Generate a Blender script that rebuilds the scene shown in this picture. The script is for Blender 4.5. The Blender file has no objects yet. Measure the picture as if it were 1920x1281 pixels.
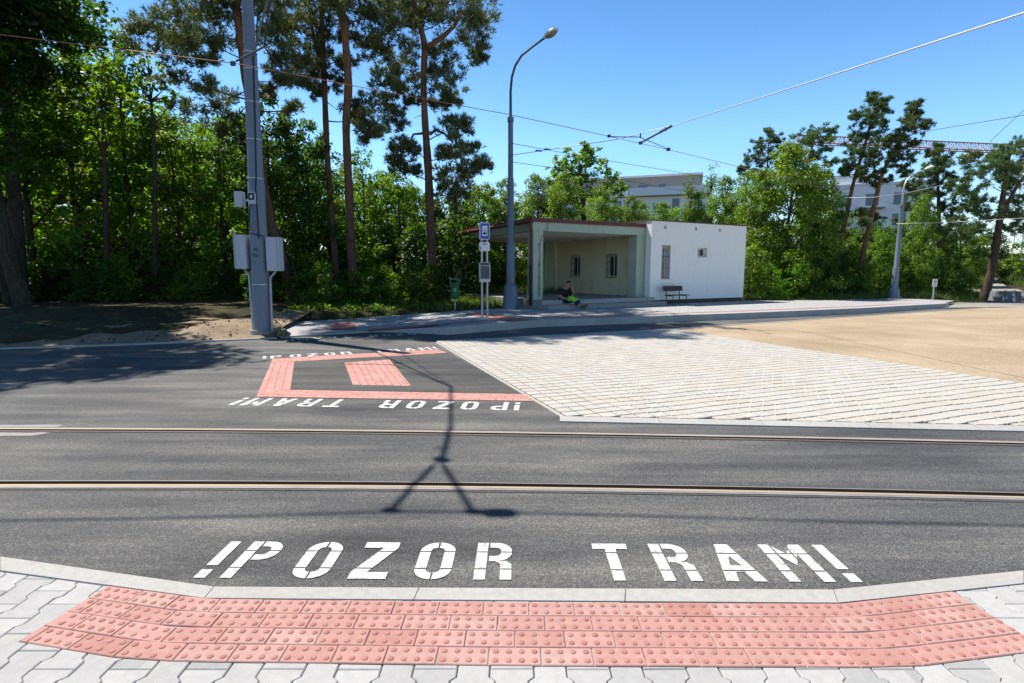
import bpy, bmesh, math, random
import numpy as np
from mathutils import Vector, Matrix

# ------------------------------------------------------------------ camera, sky, sun, exposure
SC = bpy.context.scene
COL = SC.collection
R_ = math.radians
CAM_H = 1.5
FPX = 1010.0                      # focal length in pixels of a 1920 wide frame
PITCH = math.atan(130.5 / FPX)    # camera looks slightly down
cam = bpy.data.cameras.new('camera')
cam.sensor_width = 36.0
cam.lens = 36.0 * FPX / 1920.0
cam.clip_start = 0.05
cam.clip_end = 6000
camo = bpy.data.objects.new('camera', cam)
camo.location = (0, 0, CAM_H)
camo.rotation_euler = (R_(90) - PITCH, 0, 0)
COL.objects.link(camo)
SC.camera = camo

SUN_EL = 60.0
SUN_FWD = 36.0                    # degrees the sun stands beyond the picture's left
to_sun = Vector((-math.cos(R_(SUN_FWD)) * math.cos(R_(SUN_EL)), math.sin(R_(SUN_FWD)) * math.cos(R_(SUN_EL)), math.sin(R_(SUN_EL))))
W = bpy.data.worlds.new('World')
SC.world = W
W.use_nodes = True
nt = W.node_tree
bg = nt.nodes['Background']
sky = nt.nodes.new('ShaderNodeTexSky')
sky.sky_type = 'NISHITA'
sky.sun_disc = False
sky.sun_elevation = R_(SUN_EL)
sky.sun_rotation = math.atan2(to_sun.x, to_sun.y)
sky.altitude = 300
sky.air_density = 1.0
sky.dust_density = 0.0
sky.ozone_density = 3.0
hsv = nt.nodes.new('ShaderNodeHueSaturation')       # the photograph's deep, saturated blue
hsv.inputs['Saturation'].default_value = 1.2
nt.links.new(sky.outputs[0], hsv.inputs['Color'])
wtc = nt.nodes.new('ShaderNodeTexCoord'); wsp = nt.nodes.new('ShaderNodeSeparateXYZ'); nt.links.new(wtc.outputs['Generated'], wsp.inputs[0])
wmr = nt.nodes.new('ShaderNodeMapRange')            # added gain: sky brightened low down, dimmed overhead to deepen the shadows
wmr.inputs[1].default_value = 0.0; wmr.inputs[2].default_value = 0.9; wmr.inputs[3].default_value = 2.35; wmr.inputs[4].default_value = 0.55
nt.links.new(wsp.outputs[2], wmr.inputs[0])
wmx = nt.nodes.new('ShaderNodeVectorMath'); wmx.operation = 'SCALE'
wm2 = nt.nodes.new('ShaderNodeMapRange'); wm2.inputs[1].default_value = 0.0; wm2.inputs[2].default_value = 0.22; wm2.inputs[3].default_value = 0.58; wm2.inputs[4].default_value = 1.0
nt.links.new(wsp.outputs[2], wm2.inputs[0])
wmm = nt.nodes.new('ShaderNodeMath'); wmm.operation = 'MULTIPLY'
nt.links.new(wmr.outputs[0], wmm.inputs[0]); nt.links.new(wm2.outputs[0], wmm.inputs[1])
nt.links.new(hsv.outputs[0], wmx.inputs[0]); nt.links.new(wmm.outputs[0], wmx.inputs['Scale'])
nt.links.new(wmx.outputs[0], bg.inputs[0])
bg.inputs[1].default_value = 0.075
sl = bpy.data.lights.new('sun', 'SUN')
sl.energy = 4.9
sl.angle = R_(0.55)
sl.color = (1.0, 0.95, 0.87)
so = bpy.data.objects.new('sun', sl)
so.rotation_euler = to_sun.to_track_quat('Z', 'Y').to_euler()
so.location = (-20, 15, 40)
COL.objects.link(so)
SC.view_settings.view_transform = 'Standard'
SC.view_settings.look = 'None'
SC.view_settings.gamma = 1.0
SC.view_settings.use_curve_mapping = False
SC.view_settings.exposure = 0.75
SC.cycles.max_bounces = 8
SC.cycles.transparent_max_bounces = 8
SC.cycles.use_denoising = True

# ------------------------------------------------------------------ pixel to place
CT, ST = math.cos(PITCH), math.sin(PITCH)

def ray(px, py):
    u = (px - 960.0) / FPX
    v = (py - 640.5) / FPX
    return Vector((u, CT - v * ST, -ST - v * CT))

def P(px, py, z=0.0):
    d = ray(px, py)
    t = (z - CAM_H) / d.z
    return Vector((d.x * t, d.y * t, z))

def Q(px, py, Y):
    d = ray(px, py)
    t = Y / d.y
    return Vector((d.x * t, Y, CAM_H + d.z * t))

# ------------------------------------------------------------------ materials
def newmat(name):
    m = bpy.data.materials.new(name)
    m.use_nodes = True
    n = m.node_tree
    return m, n, n.nodes, n.links, n.nodes['Principled BSDF']

def rgb(c):
    return (c[0], c[1], c[2], 1.0)

def simple(name, col, rough=0.6, metal=0.0, spec=0.4, var=0.12, scale=6.0, bump=0.0, bscale=60.0):
    m, n, N, L, b = newmat(name)
    tc = N.new('ShaderNodeTexCoord')
    no = N.new('ShaderNodeTexNoise'); no.inputs['Scale'].default_value = scale; no.inputs['Detail'].default_value = 6
    L.new(tc.outputs['Object'], no.inputs['Vector'])
    mx = N.new('ShaderNodeMix'); mx.data_type = 'RGBA'
    mx.inputs[6].default_value = rgb([c * (1 - var) for c in col]); mx.inputs[7].default_value = rgb([min(1, c * (1 + var)) for c in col])
    L.new(no.outputs[0], mx.inputs[0])
    L.new(mx.outputs[2], b.inputs['Base Color'])
    b.inputs['Roughness'].default_value = rough
    b.inputs['Metallic'].default_value = metal
    b.inputs['Specular IOR Level'].default_value = spec
    if bump:
        n2 = N.new('ShaderNodeTexNoise'); n2.inputs['Scale'].default_value = bscale; n2.inputs['Detail'].default_value = 4
        L.new(tc.outputs['Object'], n2.inputs['Vector'])
        bp = N.new('ShaderNodeBump'); bp.inputs['Strength'].default_value = bump; bp.inputs['Distance'].default_value = 0.01
        L.new(n2.outputs[0], bp.inputs['Height']); L.new(bp.outputs[0], b.inputs['Normal'])
    return m

def ramp(N, stops):
    r = N.new('ShaderNodeValToRGB')
    e = r.color_ramp.elements
    while len(e) < len(stops):
        e.new(0.5)
    for i, (p, c) in enumerate(stops):
        e[i].position = p
        e[i].color = rgb(c) if not isinstance(c, float) else (c, c, c, 1)
    return r

def noise(N, L, vec, scale, detail=5, rough=0.55):
    t = N.new('ShaderNodeTexNoise')
    t.inputs['Scale'].default_value = scale; t.inputs['Detail'].default_value = detail; t.inputs['Roughness'].default_value = rough
    L.new(vec, t.inputs['Vector'])
    return t

def mixc(N, L, fac, a, b, mode='MIX'):
    m = N.new('ShaderNodeMix'); m.data_type = 'RGBA'; m.blend_type = mode
    if isinstance(fac, float): m.inputs[0].default_value = fac
    else: L.new(fac, m.inputs[0])
    for k, v in ((6, a), (7, b)):
        if isinstance(v, (tuple, list)): m.inputs[k].default_value = rgb(v)
        else: L.new(v, m.inputs[k])
    return m.outputs[2]

def mat_asphalt(k=1.0, name='asphalt'):
    m, n, N, L, b = newmat(name)
    tc = N.new('ShaderNodeTexCoord'); v = tc.outputs['Object']
    vo = N.new('ShaderNodeTexVoronoi'); vo.inputs['Scale'].default_value = 150; L.new(v, vo.inputs['Vector'])
    sep = N.new('ShaderNodeSeparateColor'); L.new(vo.outputs['Color'], sep.inputs[0])
    agg = ramp(N, [(q, tuple(k * v_ for v_ in c)) for q, c in ((0.0, (0.047, 0.047, 0.048)), (0.5, (0.076, 0.076, 0.075)), (0.8, (0.106, 0.104, 0.100)), (1.0, (0.155, 0.15, 0.142)))])
    L.new(sep.outputs[0], agg.inputs[0])
    # streaks along the paving direction
    mp = N.new('ShaderNodeMapping'); mp.inputs['Scale'].default_value = (0.25, 1.9, 1); L.new(v, mp.inputs[0])
    st = noise(N, L, mp.outputs[0], 1.6, 6, 0.6)
    sr = ramp(N, [(0.3, (0.50, 0.50, 0.53)), (0.5, (0.95, 0.95, 0.95)), (0.68, (1.55, 1.5, 1.40))]); L.new(st.outputs[0], sr.inputs[0])
    c1 = mixc(N, L, 1.0, agg.outputs[0], sr.outputs[0], 'MULTIPLY')
    big = noise(N, L, v, 0.35, 4)
    br = ramp(N, [(0.35, (0.82, 0.83, 0.86)), (0.65, (1.5, 1.48, 1.42))]); L.new(big.outputs[0], br.inputs[0])
    c2 = mixc(N, L, 1.0, c1, br.outputs[0], 'MULTIPLY')
    # dusty footprints and sand specks
    du = noise(N, L, v, 2.3, 8, 0.7)
    dr = ramp(N, [(0.62, 0.0), (0.78, 0.55)]); L.new(du.outputs[0], dr.inputs[0])
    c3 = mixc(N, L, dr.outputs[0], c2, (0.13, 0.115, 0.09))
    L.new(c3, b.inputs['Base Color'])
    b.inputs['Roughness'].default_value = 0.78
    b.inputs['Specular IOR Level'].default_value = 0.35
    bp = N.new('ShaderNodeBump'); bp.inputs['Strength'].default_value = 0.9; bp.inputs['Distance'].default_value = 0.006
    L.new(vo.outputs['Distance'], bp.inputs['Height']); L.new(bp.outputs[0], b.inputs['Normal'])
    return m

def mat_island(name, cols, rough=0.8, nscale=40, bump=0.25, stain=(0.5, 0.45, 0.36), stain_amt=0.35, nvar=0.14):
    """stone-like blocks: every loose block has its own tone"""
    m, n, N, L, b = newmat(name)
    g = N.new('ShaderNodeNewGeometry')
    r = ramp(N, [(i / max(1, len(cols) - 1), c) for i, c in enumerate(cols)])
    L.new(g.outputs['Random Per Island'], r.inputs[0])
    tc = N.new('ShaderNodeTexCoord'); v = tc.outputs['Object']
    f = noise(N, L, v, nscale, 8, 0.65)
    fr = ramp(N, [(0.3, (1 - nvar,) * 3), (0.7, (1 + nvar,) * 3)]); L.new(f.outputs[0], fr.inputs[0])
    c = mixc(N, L, 1.0, r.outputs[0], fr.outputs[0], 'MULTIPLY')
    s = noise(N, L, v, 0.9, 6, 0.6)
    sr = ramp(N, [(0.5, 0.0), (0.72, stain_amt)]); L.new(s.outputs[0], sr.inputs[0])
    c = mixc(N, L, sr.outputs[0], c, stain)
    L.new(c, b.inputs['Base Color'])
    b.inputs['Roughness'].default_value = rough
    b.inputs['Specular IOR Level'].default_value = 0.25
    bp = N.new('ShaderNodeBump'); bp.inputs['Strength'].default_value = bump; bp.inputs['Distance'].default_value = 0.004
    L.new(f.outputs[0], bp.inputs['Height']); L.new(bp.outputs[0], b.inputs['Normal'])
    return m

def mat_brick(name, angle, c1, c2, joint, bw=0.2, bh=0.1, jw=0.006, off=(0, 0), rough=0.8, bump=0.35):
    m, n, N, L, b = newmat(name)
    tc = N.new('ShaderNodeTexCoord')
    mp = N.new('ShaderNodeMapping'); mp.inputs['Rotation'].default_value = (0, 0, -angle); mp.inputs['Location'].default_value = (off[0], off[1], 0)
    mp.vector_type = 'POINT'
    L.new(tc.outputs['Object'], mp.inputs[0])
    br = N.new('ShaderNodeTexBrick')
    br.inputs['Scale'].default_value = 1.0
    br.inputs['Color1'].default_value = rgb(c1); br.inputs['Color2'].default_value = rgb(c2); br.inputs['Mortar'].default_value = rgb(joint)
    br.inputs['Brick Width'].default_value = bw; br.inputs['Row Height'].default_value = bh; br.inputs['Mortar Size'].default_value = jw
    br.inputs['Mortar Smooth'].default_value = 0.2
    L.new(mp.outputs[0], br.inputs['Vector'])
    f = noise(N, L, tc.outputs['Object'], 9, 8, 0.7)
    fr = ramp(N, [(0.3, (0.82,) * 3), (0.7, (1.2,) * 3)]); L.new(f.outputs[0], fr.inputs[0])
    c = mixc(N, L, 1.0, br.outputs[0], fr.outputs[0], 'MULTIPLY')
    L.new(c, b.inputs['Base Color'])
    b.inputs['Roughness'].default_value = rough; b.inputs['Specular IOR Level'].default_value = 0.25
    bp = N.new('ShaderNodeBump'); bp.inputs['Strength'].default_value = bump; bp.inputs['Distance'].default_value = 0.004; bp.invert = True
    L.new(br.outputs['Fac'], bp.inputs['Height']); L.new(bp.outputs[0], b.inputs['Normal'])
    return m

def mat_ground(name, stops, s1=0.8, s2=14.0, s3=90.0, bump=0.8, speck=None, dist=0.02):
    m, n, N, L, b = newmat(name)
    tc = N.new('ShaderNodeTexCoord'); v = tc.outputs['Object']
    a = noise(N, L, v, s1, 8, 0.6); c = noise(N, L, v, s2, 8, 0.7); d = noise(N, L, v, s3, 4, 0.7)
    mt = N.new('ShaderNodeMath'); mt.operation = 'MULTIPLY_ADD'; mt.inputs[1].default_value = 0.45; L.new(c.outputs[0], mt.inputs[0])
    m2 = N.new('ShaderNodeMath'); m2.operation = 'MULTIPLY_ADD'; m2.inputs[1].default_value = 0.3; L.new(a.outputs[0], m2.inputs[0])
    m3 = N.new('ShaderNodeMath'); m3.operation = 'MULTIPLY'; m3.inputs[1].default_value = 0.25; L.new(d.outputs[0], m3.inputs[0])
    L.new(m3.outputs[0], m2.inputs[2]); L.new(m2.outputs[0], mt.inputs[2])
    r = ramp(N, stops); L.new(mt.outputs[0], r.inputs[0])
    col = r.outputs[0]
    if speck:
        vo = N.new('ShaderNodeTexVoronoi'); vo.inputs['Scale'].default_value = speck[1]; L.new(v, vo.inputs['Vector'])
        sr = ramp(N, [(speck[2], 1.0), (speck[2] + 0.06, 0.0)]); L.new(vo.outputs['Distance'], sr.inputs[0])
        col = mixc(N, L, sr.outputs[0], col, speck[0])
    L.new(col, b.inputs['Base Color'])
    b.inputs['Roughness'].default_value = 0.95; b.inputs['Specular IOR Level'].default_value = 0.1
    bp = N.new('ShaderNodeBump'); bp.inputs['Strength'].default_value = bump; bp.inputs['Distance'].default_value = dist
    L.new(mt.outputs[0], bp.inputs['Height']); L.new(bp.outputs[0], b.inputs['Normal'])
    return m

def mat_leaf(name, dark, light, trans=0.45, tcol=None, rough=0.5):
    m, n, N, L, b = newmat(name)
    at = N.new('ShaderNodeAttribute'); at.attribute_name = 'tone'
    oi = N.new('ShaderNodeObjectInfo')
    r = ramp(N, [(0.0, dark), (1.0, light)]); L.new(at.outputs['Fac'], r.inputs[0])
    hv = N.new('ShaderNodeHueSaturation')
    mr = N.new('ShaderNodeMapRange'); mr.inputs[3].default_value = 0.485; mr.inputs[4].default_value = 0.512; L.new(oi.outputs['Random'], mr.inputs[0])
    mr2 = N.new('ShaderNodeMapRange'); mr2.inputs[3].default_value = 0.8; mr2.inputs[4].default_value = 1.2; L.new(oi.outputs['Random'], mr2.inputs[0])
    L.new(mr.outputs[0], hv.inputs['Hue']); L.new(mr2.outputs[0], hv.inputs['Value']); L.new(r.outputs[0], hv.inputs['Color'])
    L.new(hv.outputs[0], b.inputs['Base Color'])
    b.inputs['Roughness'].default_value = rough; b.inputs['Specular IOR Level'].default_value = 0.35
    tr = N.new('ShaderNodeBsdfTranslucent')
    tm = mixc(N, L, 1.0, hv.outputs[0], tcol or (1.7, 1.9, 0.55), 'MULTIPLY')
    L.new(tm, tr.inputs['Color'])
    mx = N.new('ShaderNodeMixShader'); mx.inputs[0].default_value = trans
    L.new(b.outputs[0], mx.inputs[1]); L.new(tr.outputs[0], mx.inputs[2])
    L.new(mx.outputs[0], N['Material Output'].inputs['Surface'])
    return m

def mat_bark(name, low, high, z0, z1):
    """bark whose colour changes with height, as Scots pine bark does"""
    m, n, N, L, b = newmat(name)
    tc = N.new('ShaderNodeTexCoord'); v = tc.outputs['Object']
    sp = N.new('ShaderNodeSeparateXYZ'); L.new(v, sp.inputs[0])
    mr = N.new('ShaderNodeMapRange'); mr.inputs[1].default_value = z0; mr.inputs[2].default_value = z1; L.new(sp.outputs[2], mr.inputs[0])
    mp = N.new('ShaderNodeMapping'); mp.inputs['Scale'].default_value = (9, 9, 2.2); L.new(v, mp.inputs[0])
    f = noise(N, L, mp.outputs[0], 2.0, 8, 0.7)
    fr = ramp(N, [(0.32, (0.45,) * 3), (0.66, (1.4,) * 3)]); L.new(f.outputs[0], fr.inputs[0])
    c = mixc(N, L, mr.outputs[0], low, high)
    c = mixc(N, L, 1.0, c, fr.outputs[0], 'MULTIPLY')
    L.new(c, b.inputs['Base Color']); b.inputs['Roughness'].default_value = 0.95; b.inputs['Specular IOR Level'].default_value = 0.1
    bp = N.new('ShaderNodeBump'); bp.inputs['Strength'].default_value = 1.0; bp.inputs['Distance'].default_value = 0.03
    L.new(f.outputs[0], bp.inputs['Height']); L.new(bp.outputs[0], b.inputs['Normal'])
    return m

def mat_plaster(name, col, dirt=(0.3, 0.28, 0.24), amt=0.25, low=0.0):
    m, n, N, L, b = newmat(name)
    tc = N.new('ShaderNodeTexCoord'); v = tc.outputs['Object']
    mp = N.new('ShaderNodeMapping'); mp.inputs['Scale'].default_value = (1.6, 1.6, 0.5); L.new(v, mp.inputs[0])
    a = noise(N, L, mp.outputs[0], 1.6, 9, 0.65)
    ar = ramp(N, [(0.52, 0.0), (0.8, amt)]); L.new(a.outputs[0], ar.inputs[0])
    f = noise(N, L, v, 60, 4)
    fr = ramp(N, [(0.3, (0.95,) * 3), (0.7, (1.04,) * 3)]); L.new(f.outputs[0], fr.inputs[0])
    c = mixc(N, L, ar.outputs[0], col, dirt)
    c = mixc(N, L, 1.0, c, fr.outputs[0], 'MULTIPLY')
    L.new(c, b.inputs['Base Color']); b.inputs['Roughness'].default_value = 0.88; b.inputs['Specular IOR Level'].default_value = 0.2
    bp = N.new('ShaderNodeBump'); bp.inputs['Strength'].default_value = 0.25; bp.inputs['Distance'].default_value = 0.004
    L.new(f.outputs[0], bp.inputs['Height']); L.new(bp.outputs[0], b.inputs['Normal'])
    return m

def mat_glass(name, col=(0.02, 0.025, 0.03), rough=0.08):
    m, n, N, L, b = newmat(name)
    b.inputs['Base Color'].default_value = rgb(col); b.inputs['Roughness'].default_value = rough
    b.inputs['Specular IOR Level'].default_value = 0.8
    tc = N.new('ShaderNodeTexCoord'); f = noise(N, L, tc.outputs['Object'], 1.3, 2)
    bp = N.new('ShaderNodeBump'); bp.inputs['Strength'].default_value = 0.08; bp.inputs['Distance'].default_value = 0.05
    L.new(f.outputs[0], bp.inputs['Height']); L.new(bp.outputs[0], b.inputs['Normal'])
    return m

def mat_paint_marking():
    m, n, N, L, b = newmat('road_paint')
    tc = N.new('ShaderNodeTexCoord'); v = tc.outputs['Object']
    f = noise(N, L, v, 120, 4, 0.8); g = noise(N, L, v, 9, 8, 0.75)
    mt = N.new('ShaderNodeMath'); mt.operation = 'MULTIPLY_ADD'; mt.inputs[1].default_value = 0.7
    L.new(f.outputs[0], mt.inputs[0])
    m2 = N.new('ShaderNodeMath'); m2.operation = 'MULTIPLY'; m2.inputs[1].default_value = 0.3; L.new(g.outputs[0], m2.inputs[0]); L.new(m2.outputs[0], mt.inputs[2])
    r = ramp(N, [(0.40, (0.12, 0.12, 0.12)), (0.455, (0.40, 0.395, 0.38)), (0.55, (0.60, 0.60, 0.59))]); L.new(mt.outputs[0], r.inputs[0])
    L.new(r.outputs[0], b.inputs['Base Color']); b.inputs['Roughness'].default_value = 0.7
    bp = N.new('ShaderNodeBump'); bp.inputs['Strength'].default_value = 0.5; bp.inputs['Distance'].default_value = 0.004
    L.new(f.outputs[0], bp.inputs['Height']); L.new(bp.outputs[0], b.inputs['Normal'])
    return m

M = {}
M['asphalt'] = mat_asphalt()
M['paver'] = mat_island('concrete_paver', [(0.27, 0.268, 0.262), (0.385, 0.377, 0.363), (0.31, 0.305, 0.297), (0.365, 0.358, 0.347)], stain=(0.33, 0.31, 0.27), stain_amt=0.25, nscale=25, nvar=0.1)
M['kerb'] = mat_island('kerb_concrete', [(0.33, 0.32, 0.30), (0.37, 0.36, 0.335)], stain=(0.27, 0.25, 0.22), stain_amt=0.4, nscale=30, nvar=0.12)
M['tactile'] = mat_island('tactile_concrete', [(0.335, 0.168, 0.140), (0.40, 0.225, 0.195), (0.365, 0.198, 0.17), (0.385, 0.24, 0.21)], stain=(0.46, 0.36, 0.325), stain_amt=0.75, nscale=30, nvar=0.12)
M['tactile_knob'] = mat_island('tactile_knob_concrete', [(0.31, 0.13, 0.105), (0.37, 0.175, 0.148)], stain=(0.42, 0.25, 0.21), stain_amt=.4, nscale=60)
M['sett'] = mat_island('block_stone', [(0.38, 0.35, 0.30), (0.41, 0.384, 0.338), (0.39, 0.372, 0.34), (0.425, 0.403, 0.365)], stain=(0.43, 0.36, 0.27), stain_amt=0.35, nscale=22, nvar=0.07, bump=0.3)
M['joint_dirt'] = mat_ground('joint_dirt', [(0.35, (0.055, 0.043, 0.031)), (0.65, (0.14, 0.11, 0.078))])
M['joint_sand'] = mat_ground('joint_sand', [(0.35, (0.06, 0.058, 0.055)), (0.65, (0.13, 0.125, 0.115))])
M['sand'] = mat_ground('beige_grit', [(0.38, (0.20, 0.147, 0.095)), (0.5, (0.36, 0.28, 0.188)), (0.62, (0.50, 0.41, 0.30))], s1=0.5, s2=34, s3=150, bump=1.0, speck=((0.12, 0.085, 0.055), 22, 0.13), dist=0.03)
M['bank'] = mat_ground('sandy_soil', [(0.34, (0.14, 0.10, 0.065)), (0.5, (0.25, 0.19, 0.13)), (0.66, (0.37, 0.295, 0.21))], s1=0.9, s2=6, s3=60, bump=1.0, speck=((0.025, 0.018, 0.012), 4.0, 0.10), dist=0.06)
M['soil'] = mat_ground('forest_soil', [(0.36, (0.020, 0.015, 0.010)), (0.5, (0.05, 0.040, 0.022)), (0.62, (0.075, 0.085, 0.03))], s1=0.5, s2=4, s3=40, bump=1.0, dist=0.08)
M['gravel'] = mat_ground('grey_gravel', [(0.36, (0.17, 0.155, 0.13)), (0.62, (0.34, 0.32, 0.28))], s1=0.4, s2=9, s3=60, bump=0.6)
M['platform'] = mat_brick('platform_paving', R_(27), (0.33, 0.325, 0.32), (0.37, 0.365, 0.355), (0.16, 0.155, 0.15), 0.2, 0.1, 0.005)
M['platform_red'] = mat_brick('platform_red_paving', R_(27), (0.36, 0.13, 0.11), (0.42, 0.17, 0.14), (0.16, 0.09, 0.08), 0.2, 0.1, 0.006)
M['paint'] = mat_paint_marking()
M['rail_steel'] = simple('rail_steel', (0.46, 0.36, 0.25), rough=0.4, metal=0.25, var=0.25, scale=3)
M['rail_worn'] = simple('rail_worn', (0.25, 0.24, 0.23), rough=0.55, metal=0.2, var=0.45, scale=5)
M['rail_dark'] = simple('rail_groove', (0.012, 0.009, 0.007), rough=1.0, var=0.3, spec=0.02)
M['pole_grey'] = simple('pole_paint', (0.145, 0.175, 0.225), rough=0.45, var=0.10, scale=2.5, spec=0.5)
M['lamp_grey'] = simple('lamp_paint', (0.115, 0.14, 0.19), rough=0.42, var=0.10, scale=2.5, spec=0.5)
M['galv'] = simple('galvanised_steel', (0.42, 0.43, 0.44), rough=0.45, metal=0.6, var=0.12)
M['cabinet'] = simple('cabinet_paint', (0.46, 0.47, 0.50), rough=0.5, var=0.05)
M['cabinet_edge'] = simple('cabinet_seal', (0.12, 0.12, 0.13), rough=0.6)
M['black'] = simple('black_rubber', (0.012, 0.012, 0.013), rough=0.6)
M['white_lamp'] = simple('lamp_housing', (0.62, 0.62, 0.60), rough=0.4, var=0.08)
M['lamp_glass'] = simple('lamp_bowl', (0.22, 0.19, 0.12), rough=0.2, var=0.3, scale=14)
M['white_wall'] = mat_plaster('white_plaster', (0.83, 0.805, 0.75), dirt=(0.52, 0.50, 0.46), amt=0.3)
M['green_wall'] = mat_plaster('pale_green_plaster', (0.40, 0.46, 0.345), dirt=(0.20, 0.22, 0.16), amt=0.4)
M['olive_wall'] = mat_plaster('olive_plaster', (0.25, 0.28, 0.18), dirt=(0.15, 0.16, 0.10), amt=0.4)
M['beige_wall'] = mat_plaster('beige_plaster', (0.66, 0.60, 0.42), dirt=(0.30, 0.27, 0.18), amt=0.5)
M['soffit'] = mat_plaster('soffit_plaster', (0.80, 0.775, 0.70), dirt=(0.4, 0.38, 0.32), amt=0.3)
M['plinth'] = mat_plaster('dark_plinth', (0.075, 0.06, 0.05), dirt=(0.17, 0.15, 0.13), amt=0.7)
M['concrete'] = mat_plaster('step_concrete', (0.27, 0.265, 0.25), dirt=(0.13, 0.125, 0.115), amt=0.6)
M['red_metal'] = simple('dark_red_flashing', (0.12, 0.02, 0.022), rough=0.5, var=0.25, scale=5)
M['roof_felt'] = simple('roof_felt', (0.09, 0.075, 0.065), rough=0.9, var=0.3)
M['rust'] = simple('brown_pipe', (0.11, 0.03, 0.022), rough=0.6, var=0.3, scale=8)
M['glass'] = mat_glass('window_glass')
M['blind'] = simple('window_curtain', (0.30, 0.32, 0.31), rough=0.8, var=0.1)
M['pvc'] = simple('white_frame', (0.66, 0.66, 0.65), rough=0.45, var=0.05)
M['cream'] = simple('shutter_box', (0.58, 0.52, 0.36), rough=0.6, var=0.08)
M['bar'] = simple('grille_steel', (0.09, 0.095, 0.10), rough=0.6, metal=0.3)
M['bin_green'] = simple('bin_plastic', (0.022, 0.13, 0.055), rough=0.42, var=0.12)
M['bin_print'] = simple('bin_print', (0.45, 0.55, 0.47), rough=0.6)
M['sign_blue'] = simple('sign_blue', (0.02, 0.075, 0.42), rough=0.4, var=0.05)
M['sign_white'] = simple('sign_white', (0.72, 0.72, 0.72), rough=0.4, var=0.04)
M['sign_red'] = simple('sign_red', (0.5, 0.03, 0.03), rough=0.4)
M['timetable'] = simple('timetable_sheet', (0.045, 0.075, 0.10), rough=0.3, var=0.35, scale=9, spec=0.4)
M['plank'] = simple('bench_plank', (0.045, 0.024, 0.018), rough=0.6, var=0.5, scale=9)
M['bench_iron'] = simple('bench_iron', (0.018, 0.035, 0.028), rough=0.5)
M['copper'] = simple('copper_wire', (0.36, 0.15, 0.10), rough=0.55, metal=0.2)
M['wire_grey'] = simple('grey_wire', (0.50, 0.50, 0.50), rough=0.5, metal=0.3)
M['wire_dark'] = simple('dark_wire', (0.07, 0.07, 0.075), rough=0.6)
M['orange_steel'] = simple('crane_orange', (0.52, 0.19, 0.085), rough=0.5, var=0.1)
M['flat_white'] = mat_plaster('facade_white', (0.70, 0.71, 0.73), amt=0.1)
M['flat_grey'] = mat_plaster('facade_grey', (0.24, 0.235, 0.22), amt=0.1)
M['flat_glass'] = mat_glass('facade_glass', (0.035, 0.07, 0.12), 0.15)
M['block_conc'] = simple('barrier_concrete', (0.16, 0.175, 0.19), rough=0.85, var=0.2, bump=0.3)
M['bark'] = mat_bark('deciduous_bark', (0.055, 0.043, 0.032), (0.07, 0.06, 0.045), 0, 6)
M['pine_bark'] = mat_bark('pine_bark', (0.10, 0.062, 0.045), (0.25, 0.115, 0.06), 2.5, 9.0)
M['pine_limb'] = mat_bark('pine_limb_bark', (0.055, 0.040, 0.032), (0.095, 0.055, 0.036), 3, 10)
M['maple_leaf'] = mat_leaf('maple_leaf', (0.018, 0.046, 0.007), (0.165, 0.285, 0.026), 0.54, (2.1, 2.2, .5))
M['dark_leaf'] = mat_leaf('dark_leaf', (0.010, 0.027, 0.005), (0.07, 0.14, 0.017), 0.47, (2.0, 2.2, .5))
M['bright_leaf'] = mat_leaf('bright_leaf', (0.06, 0.110, 0.016), (0.21, 0.30, 0.045), 0.5)
M['needle'] = mat_leaf('pine_needle', (0.034, 0.056, 0.022), (0.215, 0.25, 0.10), 0.34, (1.3, 1.3, 0.7))
M['needle_blue'] = mat_leaf('pine_needle_blue', (0.030, 0.066, 0.024), (0.18, 0.25, 0.090), 0.34, (1.2, 1.35, 0.7))
M['grass'] = mat_leaf('grass_blade', (0.035, 0.065, 0.012), (0.15, 0.19, 0.045), 0.4)
M['skin'] = simple('skin', (0.36, 0.19, 0.13), rough=0.55, var=0.08)
M['hair'] = simple('short_hair', (0.045, 0.03, 0.024), rough=0.8)
M['shirt'] = simple('black_shirt', (0.012, 0.011, 0.013), rough=0.9)
M['trouser_blue'] = simple('navy_cloth', (0.016, 0.024, 0.10), rough=0.9)
M['trouser_green'] = simple('highvis_green', (0.26, 0.62, 0.04), rough=0.8)
M['boot'] = simple('brown_boot', (0.09, 0.065, 0.045), rough=0.7)

# ------------------------------------------------------------------ object helpers
def finish(o, label=None, cat=None, group=None, kind=None):
    if label: o['label'] = label
    if cat: o['category'] = cat
    if group: o['group'] = group
    if kind: o['kind'] = kind
    return o

def empty(name, loc, label, cat, rotz=0.0, group=None):
    o = bpy.data.objects.new(name, None)
    o.location = loc; o.rotation_euler = (0, 0, rotz)
    o.empty_display_size = 0.3
    COL.objects.link(o)
    return finish(o, label, cat, group)

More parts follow.
